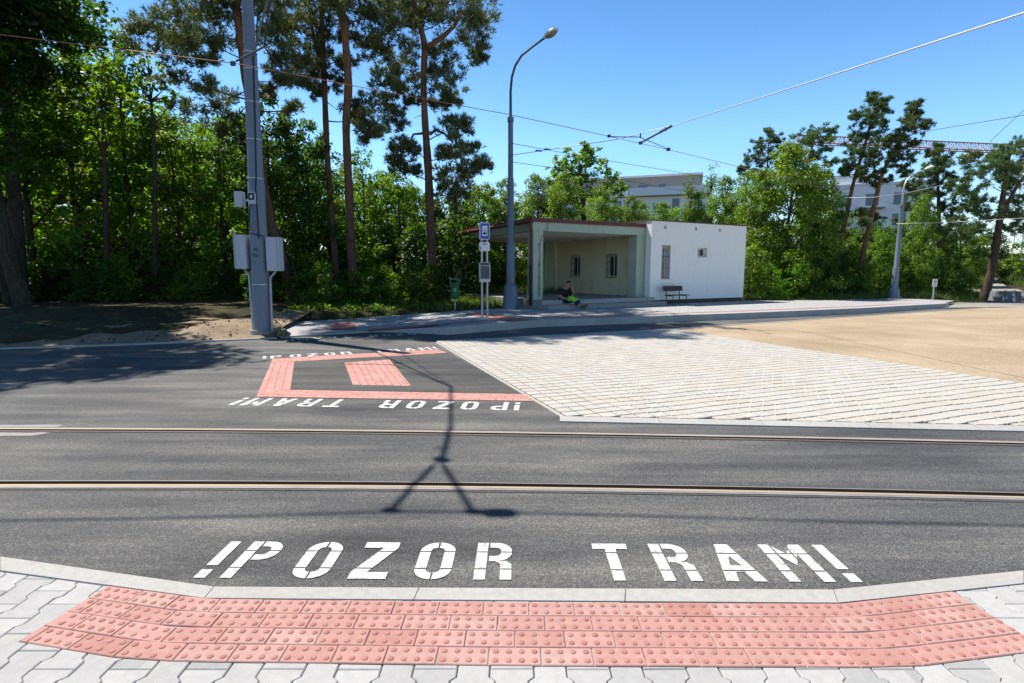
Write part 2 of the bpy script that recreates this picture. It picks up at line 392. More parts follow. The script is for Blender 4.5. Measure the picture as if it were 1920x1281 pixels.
class MB:
    """collects shapes into one mesh"""
    def __init__(s): s.bm = bmesh.new()
    def quad(s, *pts):
        return s.bm.faces.new([s.bm.verts.new(p) for p in pts])
    poly = quad
    def hexa(s, b, t):
        """b, t: rings of the bottom and top, counter-clockwise seen from above"""
        n = len(b)
        vb = [s.bm.verts.new(p) for p in b]; vt = [s.bm.verts.new(p) for p in t]
        s.bm.faces.new(vb[::-1]); s.bm.faces.new(vt)
        for i in range(n):
            s.bm.faces.new((vb[i], vb[(i + 1) % n], vt[(i + 1) % n], vt[i]))
    def box(s, x0, x1, y0, y1, z0, z1):
        s.hexa([(x0, y0, z0), (x1, y0, z0), (x1, y1, z0), (x0, y1, z0)], [(x0, y0, z1), (x1, y0, z1), (x1, y1, z1), (x0, y1, z1)])
    def bbox(s, x0, x1, y0, y1, z0, z1, bev=0.01, seg=2):
        o = bmesh.new()
        bmesh.ops.create_cube(o, size=1)
        for v in o.verts:
            v.co = ((x0 + x1) / 2 + v.co.x * (x1 - x0), (y0 + y1) / 2 + v.co.y * (y1 - y0), (z0 + z1) / 2 + v.co.z * (z1 - z0))
        bmesh.ops.bevel(o, geom=o.edges[:], offset=bev, segments=seg, affect='EDGES')
        s.add(o)
    def add(s, o, mat=None):
        me = bpy.data.meshes.new('tmp'); o.to_mesh(me); o.free()
        if mat is not None: me.transform(mat)
        s.bm.from_mesh(me); bpy.data.meshes.remove(me)
    def tube(s, pts, rad, n=8, cap=True):
        pts = [Vector(p) for p in pts]
        if not isinstance(rad, (list, tuple)): rad = [rad] * len(pts)
        rings = []
        ref = None
        for i, p in enumerate(pts):
            d = (pts[min(i + 1, len(pts) - 1)] - pts[max(i - 1, 0)])
            if d.length < 1e-9: d = Vector((0, 0, 1))
            d.normalize()
            if ref is None:
                a = Vector((1, 0, 0)) if abs(d.x) < 0.8 else Vector((0, 1, 0))
                ref = (a - d * a.dot(d)).normalized()
            else:
                ref = (ref - d * ref.dot(d)).normalized()
            q = d.cross(ref)
            rings.append([s.bm.verts.new(p + (ref * math.cos(2 * math.pi * k / n) + q * math.sin(2 * math.pi * k / n)) * rad[i]) for k in range(n)])
        for a, b in zip(rings[:-1], rings[1:]):
            for k in range(n):
                s.bm.faces.new((a[k], a[(k + 1) % n], b[(k + 1) % n], b[k]))
        if cap:
            s.bm.faces.new(rings[0][::-1]); s.bm.faces.new(rings[-1])
    def lathe(s, prof, n=20, c=(0, 0)):
        rings = []
        for r, z in prof:
            rings.append([s.bm.verts.new((c[0] + max(r, 1e-4) * math.cos(2 * math.pi * k / n), c[1] + max(r, 1e-4) * math.sin(2 * math.pi * k / n), z)) for k in range(n)])
        for a, b in zip(rings[:-1], rings[1:]):
            for k in range(n):
                s.bm.faces.new((a[k], a[(k + 1) % n], b[(k + 1) % n], b[k]))
        s.bm.faces.new(rings[0][::-1]); s.bm.faces.new(rings[-1])
    def build(s, name, mat, parent=None, smooth=False, loc=None, recalc=True):
        if recalc: bmesh.ops.recalc_face_normals(s.bm, faces=s.bm.faces[:])
        me = bpy.data.meshes.new(name); s.bm.to_mesh(me); s.bm.free()
        me.materials.append(mat)
        if smooth:
            for p in me.polygons: p.use_smooth = True
            if smooth == 'auto':
                try: me.set_sharp_from_angle(angle=R_(35))
                except Exception: pass
        o = bpy.data.objects.new(name, me); COL.objects.link(o)
        if parent is not None: o.parent = parent
        if loc is not None: o.location = loc
        return o

def structure(o): o['kind'] = 'structure'; return o

def prism_poly(pts2, z0, z1):
    mb = MB()
    mb.hexa([(p[0], p[1], z0) for p in pts2], [(p[0], p[1], z1) for p in pts2])
    return mb

def sheet(name, mat, pts, z=None, thick=0.0):
    """flat sheet from a ring of points, triangulated by bmesh"""
    bm = bmesh.new()
    f = bm.faces.new([bm.verts.new((p[0], p[1], p[2] if z is None else z)) for p in pts])
    if f.normal.z < 0: f.normal_flip()
    bmesh.ops.triangulate(bm, faces=bm.faces[:])
    for f in bm.faces:
        f.normal_update()
        if f.normal.z < 0: f.normal_flip()
    me = bpy.data.meshes.new(name); bm.to_mesh(me); bm.free()
    me.materials.append(mat)
    o = bpy.data.objects.new(name, me); COL.objects.link(o)
    return structure(o)

def text_polys(txt, size):
    cu = bpy.data.curves.new('t', 'FONT'); cu.body = txt; cu.size = size; cu.align_x = 'CENTER'; cu.align_y = 'CENTER'
    o = bpy.data.objects.new('t', cu); COL.objects.link(o)
    dg = bpy.context.evaluated_depsgraph_get(); dg.update()
    me = bpy.data.meshes.new_from_object(o.evaluated_get(dg))
    bpy.data.objects.remove(o); bpy.data.curves.remove(cu)
    return me

def text_on(name, txt, size, mat, parent, origin, xdir, ydir):
    me = text_polys(txt, size); me.name = name
    x = Vector(xdir).normalized(); y = Vector(ydir).normalized(); z = x.cross(y)
    mt = Matrix(((x.x, y.x, z.x, origin[0]), (x.y, y.y, z.y, origin[1]), (x.z, y.z, z.z, origin[2]), (0, 0, 0, 1)))
    me.transform(mt); me.materials.clear(); me.materials.append(mat)
    o = bpy.data.objects.new(name, me); COL.objects.link(o); o.parent = parent
    return o

def interp(poly, x):
    """y of a polyline (sorted by x)"""
    if x <= poly[0][0]:
        a, b = poly[0], poly[1]
    elif x >= poly[-1][0]:
        a, b = poly[-2], poly[-1]
    else:
        for a, b in zip(poly[:-1], poly[1:]):
            if a[0] <= x <= b[0]: break
    t = (x - a[0]) / (b[0] - a[0])
    return a[1] + t * (b[1] - a[1])

# ------------------------------------------------------------------ lines of the place
# far edge of the road: flush kerb on the left, then the platform kerb
LEFT_EDGE = [P(-700, 674), P(-350, 665), P(0, 655.5), P(250, 647.5), P(400, 641), P(520, 635.5)]
KERB_TOP_PX = [(527, 631.5, .03), (600, 626.5, .03), (700, 620.5, .035), (764, 616.6, .10), (840, 613.6, .19), (927, 606, .20), (1015, 599.5, .20), (1160, 595.2, .20), (1248, 592, .20), (1400, 586.7, .20), (1617, 577.7, .20), (1684, 574, .20), (1779, 569, .18)]
KERB = [P(a, b, z) for a, b, z in KERB_TOP_PX]
ROAD_FAR = [(p.x, p.y) for p in LEFT_EDGE] + [(p.x, p.y) for p in KERB] + [(34.0, 34.0), (60.0, 46.0)]
# back edge of the platform paving
BACK_PX = [(505, 604, .06), (640, 599, .06), (760, 590, .12), (860, 583, .21), (940, 578, .21), (1015, 575, .21)]
BACK = [P(a, b, z) for a, b, z in BACK_PX]

B_U = Vector((math.cos(R_(29)), math.sin(R_(29)), 0))       # along the shelter's front
B_V = Vector((-B_U.y, B_U.x, 0))                            # towards its back
B_O = Vector((5.5, 21.6, 0.0))                              # foot of the white wall's left corner

def BL(u, v, z=0.0):
    return B_O + B_U * u + B_V * v + Vector((0, 0, z))

# ------------------------------------------------------------------ ground, terrain
big = MB(); big.quad((-1500, -300, -0.6), (1500, -300, -0.6), (1500, 2500, -0.6), (-1500, 2500, -0.6))
structure(big.build('ground', M['soil']))

def hash2(i, j):
    v = math.sin(i * 127.1 + j * 311.7) * 43758.5453
    return v - math.floor(v)

def vnoise(x, y):
    i, j = math.floor(x), math.floor(y); fx, fy = x - i, y - j
    fx = fx * fx * (3 - 2 * fx); fy = fy * fy * (3 - 2 * fy)
    return (hash2(i, j) * (1 - fx) + hash2(i + 1, j) * fx) * (1 - fy) + (hash2(i, j + 1) * (1 - fx) + hash2(i + 1, j + 1) * fx) * fy

def fbm(x, y):
    return vnoise(x, y) * .5 + vnoise(x * 2.1, y * 2.1) * .27 + vnoise(x * 4.3, y * 4.3) * .15 + vnoise(x * 9, y * 9) * .08

def sstep(a, b, x):
    t = max(0.0, min(1.0, (x - a) / (b - a)))
    return t * t * (3 - 2 * t)

FAR_LINE = [(p.x, p.y) for p in LEFT_EDGE[:3]] + [(-7.6, 12.4), (BACK[0].x, BACK[0].y + .1)] + [(p.x, p.y + .1) for p in BACK[1:]] + [(1.2, 19.2), (BL(0, 0).x, BL(0, 0).y), (BL(5.6, 0).x, BL(5.6, 0).y), (P(1560, 566, .2).x, P(1560, 566, .2).y), (P(1680, 560.5, .2).x, P(1680, 560.5, .2).y), (P(1760, 562, .15).x, P(1760, 562, .15).y), (24, 28.5), (60, 50)]

def terrain_z(x, y):
    d = y - interp(FAR_LINE, x)
    z = -0.12 + 0.34 * sstep(0.0, 1.1, d) + 0.25 * sstep(1.0, 8, d)
    z += (fbm(x * .6, y * .6) - .5) * 0.22 * sstep(0.4, 2.5, d)
    # bank on the far right beside the rising path
    z += 2.1 * sstep(40, 50, y) * sstep(27, 34, x - (y - 40) * .25)
    return z

def grid_mesh(name, mat, xs, ys, fn):
    verts = [(x, y, fn(x, y)) for y in ys for x in xs]
    nx = len(xs)
    faces = [(j * nx + i, j * nx + i + 1, (j + 1) * nx + i + 1, (j + 1) * nx + i) for j in range(len(ys) - 1) for i in range(nx - 1)]
    me = bpy.data.meshes.new(name); me.from_pydata(verts, [], faces); me.materials.append(mat)
    for p in me.polygons: p.use_smooth = True
    o = bpy.data.objects.new(name, me); COL.objects.link(o)
    return structure(o)

xs = [-45 + i * .5 for i in range(230)]
ys = [8 + i * .35 for i in range(80)] + [36 + i * 1.5 for i in range(60)]
grid_mesh('forest_floor', M['soil'], xs, ys, terrain_z)

def hills():
    verts, faces = [], []
    n = 90
    for i in range(n + 1):
        a = R_(-75 + 150 * i / n); x, y = math.sin(a), math.cos(a)
        h = 4 + 7 * fbm(i * .23, 3.1) + 2.0 * vnoise(i * 1.7, 8.0)
        verts += [(x * 260, y * 260, -1), (x * 300, y * 300, h), (x * 420, y * 420, h * .8)]
    for i in range(n):
        a = 3 * i
        for k in (0, 1): faces.append((a + k, a + 3 + k, a + 4 + k, a + 1 + k))
    me = bpy.data.meshes.new('hills'); me.from_pydata(verts, [], faces)
    me.materials.append(mat_ground('hill_woods', [(0.36, (0.02, 0.04, 0.02)), (0.62, (0.07, 0.11, 0.04))], s1=.05, s2=.4, s3=2))
    bm = bmesh.new(); bm.from_mesh(me); bmesh.ops.recalc_face_normals(bm, faces=bm.faces[:]); bm.to_mesh(me); bm.free()
    o = bpy.data.objects.new('hills', me); COL.objects.link(o); structure(o)
hills()

# asphalt: one sheet under everything that is paved
road_pts = [(-60, 0.6), (70, 0.6), (70, ROAD_FAR[-1][1])] + [(x, y + (.05 if i < len(LEFT_EDGE) else .0)) for i, (x, y) in reversed(list(enumerate(ROAD_FAR)))] + [(-60, interp([(p.x, p.y) for p in LEFT_EDGE], -60))]
sheet('road', M['asphalt'], road_pts, 0.0)

# sandy bank on the left, between the flush kerb and the wood
def bank():
    L = [(p.x, p.y) for p in LEFT_EDGE] + [(P(540, 634).x, P(540, 634).y)]
    x0, x1 = -34.0, -5.45
    nx, ny = 230, 40
    verts, faces = [], []
    for i in range(nx + 1):
        x = x0 + (x1 - x0) * i / nx
        yb = interp(L, x) + .11
        depth = 6.0 if x < -6.6 else 6.0 - 5.2 * sstep(-6.6, -5.5, x)
        for j in range(ny + 1):
            t = j / ny
            y = yb + depth * t ** 1.3
            d = y - yb
            z = .012 + .16 * sstep(0, 1.6, d) + .10 * sstep(2.5, 6, d) + (fbm(x * 1.1, y * 1.1) - .5) * .22 * sstep(0, 1.2, d) + (fbm(x * 5, y * 5) - .45) * .09 * sstep(0, .35, d)
            verts.append((x, y, z))
    for i in range(nx):
        for j in range(ny):
            a = i * (ny + 1) + j
            faces.append((a, a + ny + 1, a + ny + 2, a + 1))
    me = bpy.data.meshes.new('dirt_bank'); me.from_pydata(verts, [], faces); me.materials.append(M['bank'])
    for p in me.polygons: p.use_smooth = True
    o = bpy.data.objects.new('dirt_bank', me); COL.objects.link(o); structure(o)
bank()

# beige grit area on the right
def grit():
    a, b = P(1262, 618.5), P(1752, 585)
    c = P(1920, 722.5); r = P(1262, 618.5)
    dirn = (Vector((c.x, c.y, 0)) - Vector((r.x, r.y, 0))).normalized()
    near = r + dirn * 9.9
    nx, ny = 260, 110
    verts, faces = [], []
    e = (Vector((b.x, b.y, 0)) - Vector((a.x, a.y, 0))).normalized()
    L1, L2 = 62.0, 9.9
    for i in range(nx + 1):
        for j in range(ny + 1):
            s = (i / nx) ** 1.7; t = j / ny
            p = Vector((r.x, r.y, 0)) + e * (L1 * s) + dirn * (L2 * t) + (Vector((1, .12, 0)) * (4 * t * s))
            edge = min(1, min(t, 1 - t) * 25, s * 120)
            z = .010 + (fbm(p.x * 1.2, p.y * 1.2) - .35) * .045 * edge + (vnoise(p.x * 11, p.y * 11) - .5) * .012 * edge + .008 * edge
            verts.append((p.x, p.y, max(.008, z)))
    for i in range(nx):
        for j in range(ny):
            k = i * (ny + 1) + j
            faces.append((k, k + 1, k + ny + 2, k + ny + 1))
    me = bpy.data.meshes.new('sand_area'); me.from_pydata(verts, [], faces); me.materials.append(M['sand'])
    for p in me.polygons: p.use_smooth = True
    bm = bmesh.new(); bm.from_mesh(me); bmesh.ops.recalc_face_normals(bm, faces=bm.faces[:]); bm.to_mesh(me); bm.free()
    o = bpy.data.objects.new('sand_area', me); COL.objects.link(o); structure(o)
    # light flush kerb between the road and the grit
    mb = MB(); pp = Vector((r.x, r.y, 0)) - e * 6.2
    nrm = Vector((-e.y, e.x, 0)) * .09
    n = 24
    for k in range(n):
        q0 = pp + e * (k * 1.0 + .004); q1 = pp + e * (k * 1.0 + .996)
        mb.hexa([q0 + Vector((0, 0, -.02)), q1 + Vector((0, 0, -.02)), q1 + nrm + Vector((0, 0, -.02)), q0 + nrm + Vector((0, 0, -.02))],
                [q0 + Vector((0, 0, .022)), q1 + Vector((0, 0, .022)), q1 + nrm + Vector((0, 0, .022)), q0 + nrm + Vector((0, 0, .022))])
    structure(mb.build('kerb_line', M['kerb']))
    return r, e, dirn
GR, GE, GD = grit()

# grey gravel lane beyond the grit, and the path that climbs on the far right
sheet('gravel_lane', M['gravel'], [P(1700, 579), P(2300, 574), P(2300, 566), P(1800, 567.5)], 0.03)
def ppath():
    mb = MB()
    pts = [(26.5, 31.0, 2.4), (29.5, 36, 2.3), (35, 43, 2.2), (43, 51, 2.2), (56, 60, 2.2)]
    prev = None
    for x, y, w in pts:
        z = .30 + .9 * sstep(31, 44, y) + .8 * sstep(44, 60, y)
        a, b = (x - w * .1, y + w * .5, z), (x + w, y - w * .5, z)
        if prev: mb.quad(prev[0], prev[1], b, a)
        prev = (a, b)
    structure(mb.build('path', M['gravel'], recalc=True))
ppath()

# ------------------------------------------------------------------ rails
def rail(name, pts_px):
    base = [P(a, b) for a, b in pts_px]
    # smooth by quadratic fit in ground space
    X = np.array([p.x for p in base]); Y = np.array([p.y for p in base])
    co = np.polyfit(X, Y, 2)
    xs_ = np.linspace(-26, 26, 105)
    def strip(mb, o0, o1, z0, z1):
        rows = []
        for x in xs_:
            xc = max(-9, min(9, x))
            y = np.polyval(co, xc) + (x - xc) * np.polyval(np.polyder(co), xc)
            rows.append((x, y))
        for (xa, ya), (xb, yb) in zip(rows[:-1], rows[1:]):
            mb.quad((xa, ya + o0, z0), (xb, yb + o0, z0), (xb, yb + o1, z1), (xa, ya + o1, z1))
    return co, strip
def make_rail(pts, far):
    co, strip = rail('tram_rail', pts)
    s = 1 if far else -1
    mb = MB()
    # running head, groove wall, lip: the groove lies on the inside of the gauge
    strip(mb, .000 * s, .030 * s, .0085, .0085)
    strip(mb, .000 * s, -.0001 * s, .0085, .002)
    structure(mb.build('tram_rail', M['rail_steel'], recalc=False))
    mb = MB(); strip(mb, .0305 * s, .058 * s, .0075, .0065); structure(mb.build('rail_flank', M['rail_worn'], recalc=False))
    gw = .046 if far else .062
    mb = MB(); strip(mb, -gw * s, -(gw + .011) * s, .0065, .0065)
    structure(mb.build('rail_lip', M['rail_worn'], recalc=False))
    mb = MB(); strip(mb, -.0001 * s, -gw * s, .0045, .0045)
    structure(mb.build('rail_groove', M['rail_dark'], recalc=False))
    mb = MB(); strip(mb, .0585 * s, .088 * s, .004, .004); strip(mb, -(gw + .0115) * s, -(gw + .032) * s, .004, .004)
    structure(mb.build('rail_joint', simple('bitumen_joint', (0.06, .057, .053), rough=.8, var=.7, scale=30), recalc=False))
make_rail([(0, 806), (480, 808.5), (960, 813.5), (1440, 822), (1920, 832.5)], True)
make_rail([(0, 910), (480, 911), (960, 914), (1440, 922.5), (1920, 933)], False)

# ------------------------------------------------------------------ near pavement
PZ = 0.020
KOUT = [P(-900, 880, .024), P(-420, 985, .024), P(0, 1043, .024), P(402, 1099, .024), P(1562, 1104.5, .024), P(1920, 1069, .024), P(2400, 1010, .024), P(2900, 930, .024)]
KIN = [P(-900, 900, .024), P(-420, 1010, .024), P(0, 1070, .024), P(383, 1122, .024), P(960, 1128.5, .024), P(1572, 1131, .024), P(1920, 1094, .024), P(2400, 1036, .024), P(2900, 954, .024)]
KIN2 = [(p.x, p.y) for p in KIN]

def near_kerb():
    mb = MB()
    out = [Vector((p.x, p.y, 0)) for p in KOUT]
    kin = [Vector((p.x, p.y, 0)) for p in KIN]
    # stones of one metre between the two lines
    def at(poly, s):
        acc = 0
        for a, b in zip(poly[:-1], poly[1:]):
            l = (b - a).length
            if s <= acc + l: return a + (b - a) * ((s - acc) / l)
            acc += l
        return poly[-1]
    def seg(a0, a1, b0, b1, n):
        for k in range(n):
            t0, t1 = k / n, (k + 1) / n
            g = .0022 / max(.1, (a1 - a0).length)
            p0, p1 = a0.lerp(a1, t0 + g), a0.lerp(a1, t1 - g)
            q0, q1 = b0.lerp(b1, t0 + g), b0.lerp(b1, t1 - g)
            c = .006
            def Z(p, z): return Vector((p.x, p.y, z))
            i0, i1 = p0 + (q0 - p0).normalized() * c, p1 + (q1 - p1).normalized() * c
            j0, j1 = q0 + (p0 - q0).normalized() * .003, q1 + (p1 - q1).normalized() * .003
            ring = lambda z, A: [Z(a, z) for a in A]
            mb.hexa(ring(-.05, (q0, q1, p1, p0)), ring(.018, (q0, q1, p1, p0)))
            mb.hexa(ring(.018, (q0, q1, p1, p0)), ring(.025, (j0, j1, i1, i0)))
    kin_c = [kin[0], kin[1], kin[2], kin[3], kin[5], kin[6], kin[7], kin[8]]
    ns = [2, 2, 1, 3, 1, 2, 2]
    for k in range(7):
        seg(out[k], out[k + 1], kin_c[k], kin_c[k + 1], ns[k])
    structure(mb.build('kerb', M['kerb']))
near_kerb()

def near_pavement():
    # interlocking bone-shaped pavers
    wl, wn, ln = .0825 - .002, .061 - .002, .1985
    hw = [(-wl, 0), (-wl, .042), (-wn, .060), (-wn, .139), (-wl, .157), (-wl, ln)]
    prof = hw + [(-x, y) for x, y in reversed(hw)]
    def inset(pr, d):
        out = []
        for x, y in pr:
            out.append((x - math.copysign(d, x), y + (d if y < .01 else (-d if y > ln - .01 else 0))))
        return out
    p_in = inset(prof, .004)
    rng = random.Random(4)
    groups = {0: MB(), 1: MB(), 2: MB(), 3: MB(), 4: MB()}
    kx = [KIN2[2][0], KIN2[3][0], KIN2[5][0], KIN2[6][0]]
    sl = [(KIN2[1], KIN2[2]), (KIN2[2], KIN2[3]), (KIN2[3], KIN2[5]), (KIN2[5], KIN2[6]), (KIN2[6], KIN2[7])]
    ci = -1
    for c in range(-34, 35):
        cx = c * .1435
        for r in range(5, 30):
            y0 = r * .2 + (.1 if c % 2 else 0) + .05
            if y0 > interp(KIN2, cx) + .02 + .09 * abs(c) * 0.02: continue
            if y0 < .95: continue
            t = rng.uniform(-.0012, .0012)
            tx, ty = rng.uniform(-.004, .004), rng.uniform(-.004, .004)
            gs = {sum(1 for k in kx if x > k) for x in (cx - .0825, cx + .0825)}
            for g in gs:
                mb = groups[g]
                bt = [(cx + x, y0 + y, -.03) for x, y in prof]
                sh = [(cx + x, y0 + y, PZ - .004 + t + tx * x + ty * y) for x, y in prof]
                tp = [(cx + x, y0 + y, PZ + t + tx * x + ty * y) for x, y in p_in]
                vb = [mb.bm.verts.new(p) for p in bt]; vs = [mb.bm.verts.new(p) for p in sh]; vt = [mb.bm.verts.new(p) for p in tp]
                n = len(vb)
                for i in range(n):
                    k = (i + 1) % n
                    mb.bm.faces.new((vb[k], vb[i], vs[i], vs[k])); mb.bm.faces.new((vs[k], vs[i], vt[i], vt[k]))
                mb.bm.faces.new(vt[::-1])
    for g, mb in groups.items():
        bm = mb.bm
        a, b = sl[g]
        d = Vector((b[0] - a[0], b[1] - a[1], 0)).normalized(); nrm = Vector((-d.y, d.x, 0))
        def cut(co, no):
            if not bm.verts: return
            bmesh.ops.bisect_plane(bm, geom=bm.verts[:] + bm.edges[:] + bm.faces[:], plane_co=co, plane_no=no, clear_outer=True)
        cut(Vector((a[0], a[1], 0)) - nrm * .002, nrm)
        if g > 0: cut(Vector((kx[g - 1], 0, 0)), Vector((-1, 0, 0)))
        if g < 4: cut(Vector((kx[g], 0, 0)), Vector((1, 0, 0)))
    al = MB()
    for g, mb in groups.items():
        me = bpy.data.meshes.new('t'); mb.bm.to_mesh(me); mb.bm.free(); al.bm.from_mesh(me); bpy.data.meshes.remove(me)
    structure(al.build('pavement', M['paver']))
    pts = [(p[0], p[1] - .003) for p in KIN2]
    sheet('pavement_bed', M['joint_sand'], [(-8, .6), (8, .6)] + pts[::-1], .008)
near_pavement()

def tactile():
    line = [Vector((x, y, 0)) for x, y in KIN2[1:8]]
    seglen = [(b - a).length for a, b in zip(line[:-1], line[1:])]
    def at(s):
        acc = 0
        for i, l in enumerate(seglen):
            if s <= acc + l or i == len(seglen) - 1:
                t = (s - acc) / l
                return line[i].lerp(line[i + 1], t), i, t
            acc += l
    nrm = []
    for a, b in zip(line[:-1], line[1:]):
        d = (b - a).normalized(); nrm.append(Vector((d.y, -d.x, 0)))
    def normal(i, t, l):
        n = nrm[i].copy()
        bl = .16
        if t * l < bl and i > 0: n = nrm[i].lerp((nrm[i - 1] + nrm[i]) / 2, 1 - t * l / bl)
        if (1 - t) * l < bl and i < len(nrm) - 1: n = nrm[i].lerp((nrm[i + 1] + nrm[i]) / 2, 1 - (1 - t) * l / bl)
        return n.normalized()
    def mp(s, w):
        p, i, t = at(s)
        return p + normal(i, t, seglen[i]) * w
    # arclength of the strip's ends
    pa, pb = P(203, 1097, .026), P(1788, 1110, .026)
    best = lambda q: min((( mp(s * .01, .004) - Vector((q.x, q.y, 0))).length, s * .01) for s in range(0, int(sum(seglen) * 100)))[1]
    s0, s1 = best(pa), best(pb)
    mb = MB()
    rng = random.Random(8)
    offs = [.0, .135, .06, .16]
    for row in range(4):
        w0, w1 = .004 + row * .0985, .004 + row * .0985 + .0965
        s = s0 - offs[row] + .0
        while s < s1 - .01:
            a, b = max(s, s0) + .0016, min(s + .199, s1) - .0004
            if b - a > .03:
                dz = rng.uniform(-.001, .001)
                z = .026 + dz
                g = .003
                def V(ss, ww, zz): q = mp(ss, ww); return (q.x, q.y, zz)
                bt = [V(a, w1, .0), V(b, w1, .0), V(b, w0, .0), V(a, w0, .0)]
                sh = [V(a, w1, z - .003), V(b, w1, z - .003), V(b, w0, z - .003), V(a, w0, z - .003)]
                tp = [V(a + g, w1 - g, z), V(b - g, w1 - g, z), V(b - g, w0 + g, z), V(a + g, w0 + g, z)]
                vb = [mb.bm.verts.new(p) for p in bt]; vs = [mb.bm.verts.new(p) for p in sh]; vt = [mb.bm.verts.new(p) for p in tp]
                for i in range(4):
                    k = (i + 1) % 4
                    mb.bm.faces.new((vb[i], vb[k], vs[k], vs[i])); mb.bm.faces.new((vs[i], vs[k], vt[k], vt[i]))
                # top face joined with the knobs so that a tile stays one island
                mb.bm.faces.new(vt)
                for iy in range(2):
                    for ix in range(4):
                        ss = s + .025 + ix * .05; ww = w0 + .024 + iy * .0485
                        if not (a + .014 < ss < b - .014): continue
                        c = mp(ss, ww)
                        rings = []
                        for rr, hh in ((.0132, -.0005), (.0122, .0020), (.0092, .0036), (.005, .0042)):
                            rings.append([mb.bm.verts.new((c.x + rr * math.cos(k * math.pi / 6), c.y + rr * math.sin(k * math.pi / 6), z + hh)) for k in range(12)])
                        for q0, q1 in zip(rings[:-1], rings[1:]):
                            for k in range(12):
                                mb.bm.faces.new((q0[k], q0[(k + 1) % 12], q1[(k + 1) % 12], q1[k]))
                        mb.bm.faces.new(rings[-1])
                        for fc in set(f for r_ in rings for v in r_ for f in v.link_faces): fc.material_index = 1
            s += .2
    tp_ = structure(mb.build('tactile_paving', M['tactile'], recalc=True)); tp_.data.materials.append(M['tactile_knob'])
tactile()

# ------------------------------------------------------------------ block paving on the right
def setts():
    a, b = P(820, 643), P(1060, 784)
    dv = (Vector((b.x, b.y, 0)) - Vector((a.x, a.y, 0))).normalized()         # down the left edge
    du = Vector((-dv.y, dv.x, 0))                                              # along the courses
    if du.x < 0: du = -du
    o = Vector((a.x, a.y, 0))
    near0, near1 = P(1060, 785), P(1920, 803)
    far0, far1 = P(820, 642), P(1262, 617.5)
    n1 = Vector((near1.x - near0.x, near1.y - near0.y, 0)).normalized(); nn = Vector((-n1.y, n1.x, 0))
    f1 = Vector((far1.x - far0.x, far1.y - far0.y, 0)).normalized(); fn = Vector((-f1.y, f1.x, 0))
    cell = .172
    rng = random.Random(3)
    mb = MB()
    right = Vector((GR.x, GR.y, 0)); rn = Vector((GD.y, -GD.x, 0))
    if rn.x < 0: rn = -rn
    for i in range(0, 60):
        for j in range(-20, 66):
            jy = .012 * math.sin(i * .9 + j * .21)
            x0, y0 = i * cell, j * cell + jy
            c = o + du * (x0 + cell / 2) + dv * (y0 + cell / 2)
            if (c - Vector((near0.x, near0.y, 0))).dot(nn) < -.02: continue
            if (c - Vector((far0.x, far0.y, 0))).dot(fn) > .05: continue
            if (c - right).dot(rn) > .04: continue
            gx, gy = rng.uniform(.0062, .0080), rng.uniform(.0085, .0115)
            z = .030 + rng.uniform(-.0012, .0012)
            tx, ty = rng.uniform(-.006, .006), rng.uniform(-.006, .006)
            bow = rng.uniform(.003, .008)
            ring = []
            hx, hy = cell / 2 - gx, cell / 2 - gy
            for (px, py) in ((-hx, -hy), (0, -hy - 0.0), (hx, -hy), (hx, hy), (0, hy), (-hx, hy)):
                ring.append((px + rng.uniform(-.0012, .0012), py + rng.uniform(-.002, .002) + (.004 if px == 0 else 0)))
            def Wp(q, zz, k=1.0):
                w = c + du * (q[0] * k) + dv * (q[1] * k)
                return (w.x, w.y, zz + tx * q[0] + ty * q[1])
            vb = [mb.bm.verts.new(Wp(q, -.02)) for q in ring]
            vs = [mb.bm.verts.new(Wp(q, z - bow)) for q in ring]
            vt = [mb.bm.verts.new(Wp(q, z, .94)) for q in ring]
            n = 6
            for k in range(n):
                m_ = (k + 1) % n
                mb.bm.faces.new((vb[k], vb[m_], vs[m_], vs[k])); mb.bm.faces.new((vs[k], vs[m_], vt[m_], vt[k]))
            mb.bm.faces.new(vt)
    bm = mb.bm
    bmesh.ops.recalc_face_normals(bm, faces=bm.faces[:])
    for co, no in ((Vector((near0.x, near0.y, 0)) + nn * .0, -nn), (Vector((far0.x, far0.y, 0)), fn), (right, rn)):
        bmesh.ops.bisect_plane(bm, geom=bm.verts[:] + bm.edges[:] + bm.faces[:], plane_co=co, plane_no=no, clear_outer=True)
    structure(mb.build('block_paving', M['sett'], recalc=False))
    # bed with sandy joints
    def inter(p, d, q, e):
        t = ((q.x - p.x) * e.y - (q.y - p.y) * e.x) / (d.x * e.y - d.y * e.x)
        return p + d * t
    A = o; Bn = inter(o, dv, Vector((near0.x, near0.y, 0)), n1); Cn = inter(right, GD, Vector((near0.x, near0.y, 0)), n1); Dn = inter(right, GD, Vector((far0.x, far0.y, 0)), f1)
    sheet('block_bed', M['joint_dirt'], [A, Bn, Cn, Dn], .0100)
    # edging stones on the near side
    e = MB()
    q = Vector((near0.x, near0.y, 0)) - n1 * .06
    for k in range(8):
        a0, a1 = q + n1 * (k * 1.0 + .003), q + n1 * (k * 1.0 + .997)
        w = -nn * .14
        e.hexa([Vector((p.x, p.y, -.03)) for p in (a0 + w, a1 + w, a1, a0)], [Vector((p.x, p.y, .012 if i < 2 else .026)) for i, p in enumerate((a0 + w, a1 + w, a1, a0))])
    structure(e.build('kerb_edging', M['kerb']))
    # thin concrete edging down the left edge
    e = MB()
    for k in range(7):
        a0, a1 = A + dv * (k * 1.0 - .02), A + dv * (k * 1.0 + .975)
        if (k + 1) > (Bn - A).length: a1 = Bn
        w = -du * .035
        e.hexa([Vector((p.x, p.y, -.03)) for p in (a0 + w, a1 + w, a1, a0)], [Vector((p.x, p.y, .014)) for p in (a0 + w, a1 + w, a1, a0)])
    structure(e.build('kerb_edging', M['sett']))
setts()

